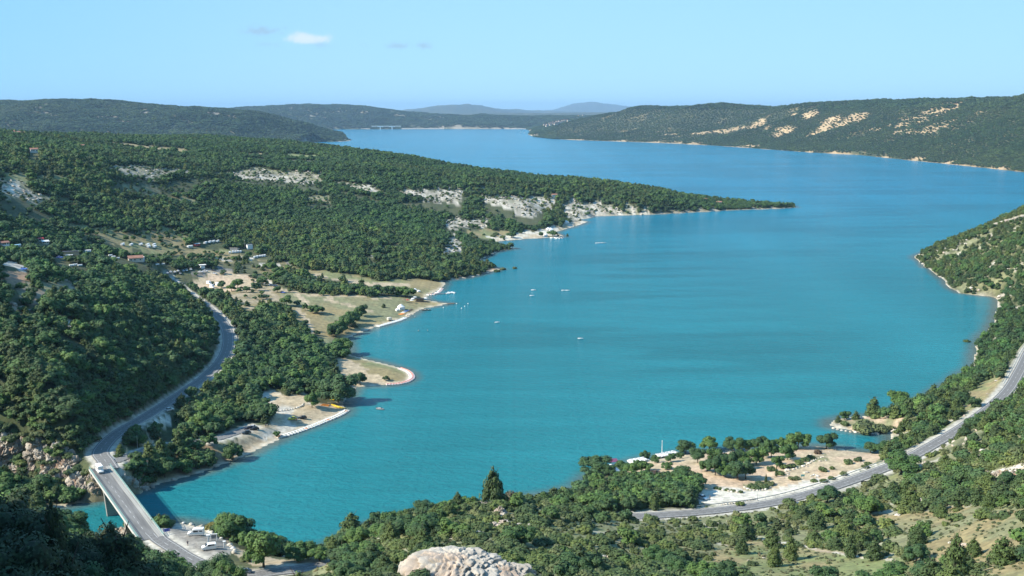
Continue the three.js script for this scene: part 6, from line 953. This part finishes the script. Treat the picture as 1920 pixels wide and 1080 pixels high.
  const LOOK = (k, t) => { const rr = rng(Math.round(t[0] * 13 + t[2] * 7) + 99991); rr(); const tint = Math.floor(rr() * TINT[k].length), [u, v] = project(t[0], t[1] + t[3] * 0.5, t[2]), m = MARKS.reduce((b, q) => { const d = Math.hypot(q[0] - u, (q[1] - v) * 1.4); return d < b[0] ? [d, q[2]] : b; }, [1e9, ''])[1], S = { oak: [5, 7], pine: [4.5, 7], shrub: [1.4, 2.2] }[k], sz = t[3] < S[0] ? 'small' : t[3] < S[1] ? 'medium sized' : 'tall'; return `${sz} ${TONE[k][tint]} ${k} ${t[4] > 1.15 ? 'with a wide crown ' : ''}by ${m}`; }, MOST = { oak: 300, pine: 300, shrub: 300 };
  const rest = { oak: [], pine: [], shrub: [] };
  for (const k in cand) {
    cand[k].sort((a, b) => b[9] - a[9]);
    const most = MOST[k] - SINGLE.filter((s) => s[0] === k).length;
    cand[k].forEach((t, i) => {
      if (i < most && t[9] > 6) { const lb = LOOK(k, t); tree(k, t[0], t[2], t[3], t[4], lb, null, k + ' ' + lb.slice(lb.indexOf(' by ') + 1)); }
      else rest[k].push(t);
    });
  }
  for (const [kind, x, z, h, w, label, opt] of SINGLE) { if (/outcrop|cliff/.test(label)) opt.y = onBlock(x, z, groundH(x, z)); tree(kind, x, z, h, w, label, opt.category, opt.group, opt); }
  const M = new THREE.Matrix4(), Q = new THREE.Quaternion(), E = new THREE.Euler(), V = new THREE.Vector3(), S = new THREE.Vector3(), K = new THREE.Color();
  const white = new THREE.MeshStandardMaterial({ vertexColors: true, roughness: 0.8 });
  function mass(name, label, list, geos, tints) {
    const o = new THREE.Group(); o.name = name; o.userData = { kind: 'stuff', label }; scene.add(o);
    geos.forEach((g, gi) => {
      const l = list.filter((_, i) => i % geos.length === gi); if (!l.length) return;
      const im = new THREE.InstancedMesh(g, white, l.length); im.name = 'crowns'; im.castShadow = im.receiveShadow = true;
      l.forEach((t, i) => {
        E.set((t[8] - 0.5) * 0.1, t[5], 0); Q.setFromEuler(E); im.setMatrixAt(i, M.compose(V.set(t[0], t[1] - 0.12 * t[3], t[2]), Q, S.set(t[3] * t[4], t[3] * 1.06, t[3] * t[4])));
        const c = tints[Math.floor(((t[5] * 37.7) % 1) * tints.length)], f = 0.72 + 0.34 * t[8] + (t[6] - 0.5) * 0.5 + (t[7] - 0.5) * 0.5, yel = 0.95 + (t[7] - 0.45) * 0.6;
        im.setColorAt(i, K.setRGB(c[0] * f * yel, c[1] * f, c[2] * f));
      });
      o.add(im);
    });
    return o;
  }
  { // heath tufts between the shrubs of the near slope
    const tufts = []; let q = 140;
    while (q < 420) { const s = 1.7; for (let a = -0.2; a < 0.5; a += s / q) { const aa = a + (R() - 0.5) * s / q, rr = q + (R() - 0.5) * s, x = Math.sin(aa) * rr, z = -Math.cos(aa) * rr, w = R(), d = grid(DENS, x, z); if (d < 0.03 || shoreD(x, z) < 2 || region(x, z) !== 'slope') continue; if (w > 0.16 + 0.5 * smooth(0.4, 0.6, fbm(x / 9, z / 9, 3))) continue; tufts.push([x, groundH(x, z), z, 0.22 + 0.55 * R() * R(), 1.2 + 0.7 * R(), R() * 6.28, 0.5, fbm(x / 30, z / 30, 2), R()]); } q += s * 0.95; }
    rest.tuft = tufts;
  }
  console.log('woods', rest.tuft.length, rest.oak.length, rest.pine.length, rest.shrub.length, farList.length);
  mass('oak_woodland', 'dense green oak forest covering the left shore and its plateau', rest.oak, MID.oak, TINT.oak);
  mass('pine_woodland', 'olive green pines scattered through the woods round the lake', rest.pine, MID.pine, TINT.pine);
  mass('scrub_cover', 'low grey green scrub covering the slopes', rest.shrub, MID.shrub, TINT.shrub);
  mass('heath_tufts', 'low tufts of heath and grass on the near slope', rest.tuft, [crownGeo(63, shrubLobes(63, 3), 60, 0.4, { core: 0 })], [[0.12, 0.13, 0.05], [0.09, 0.11, 0.04], [0.15, 0.14, 0.065]]);
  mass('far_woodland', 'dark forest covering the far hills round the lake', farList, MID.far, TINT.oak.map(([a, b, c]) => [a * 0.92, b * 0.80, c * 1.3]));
}
renderer.render(scene, camera);
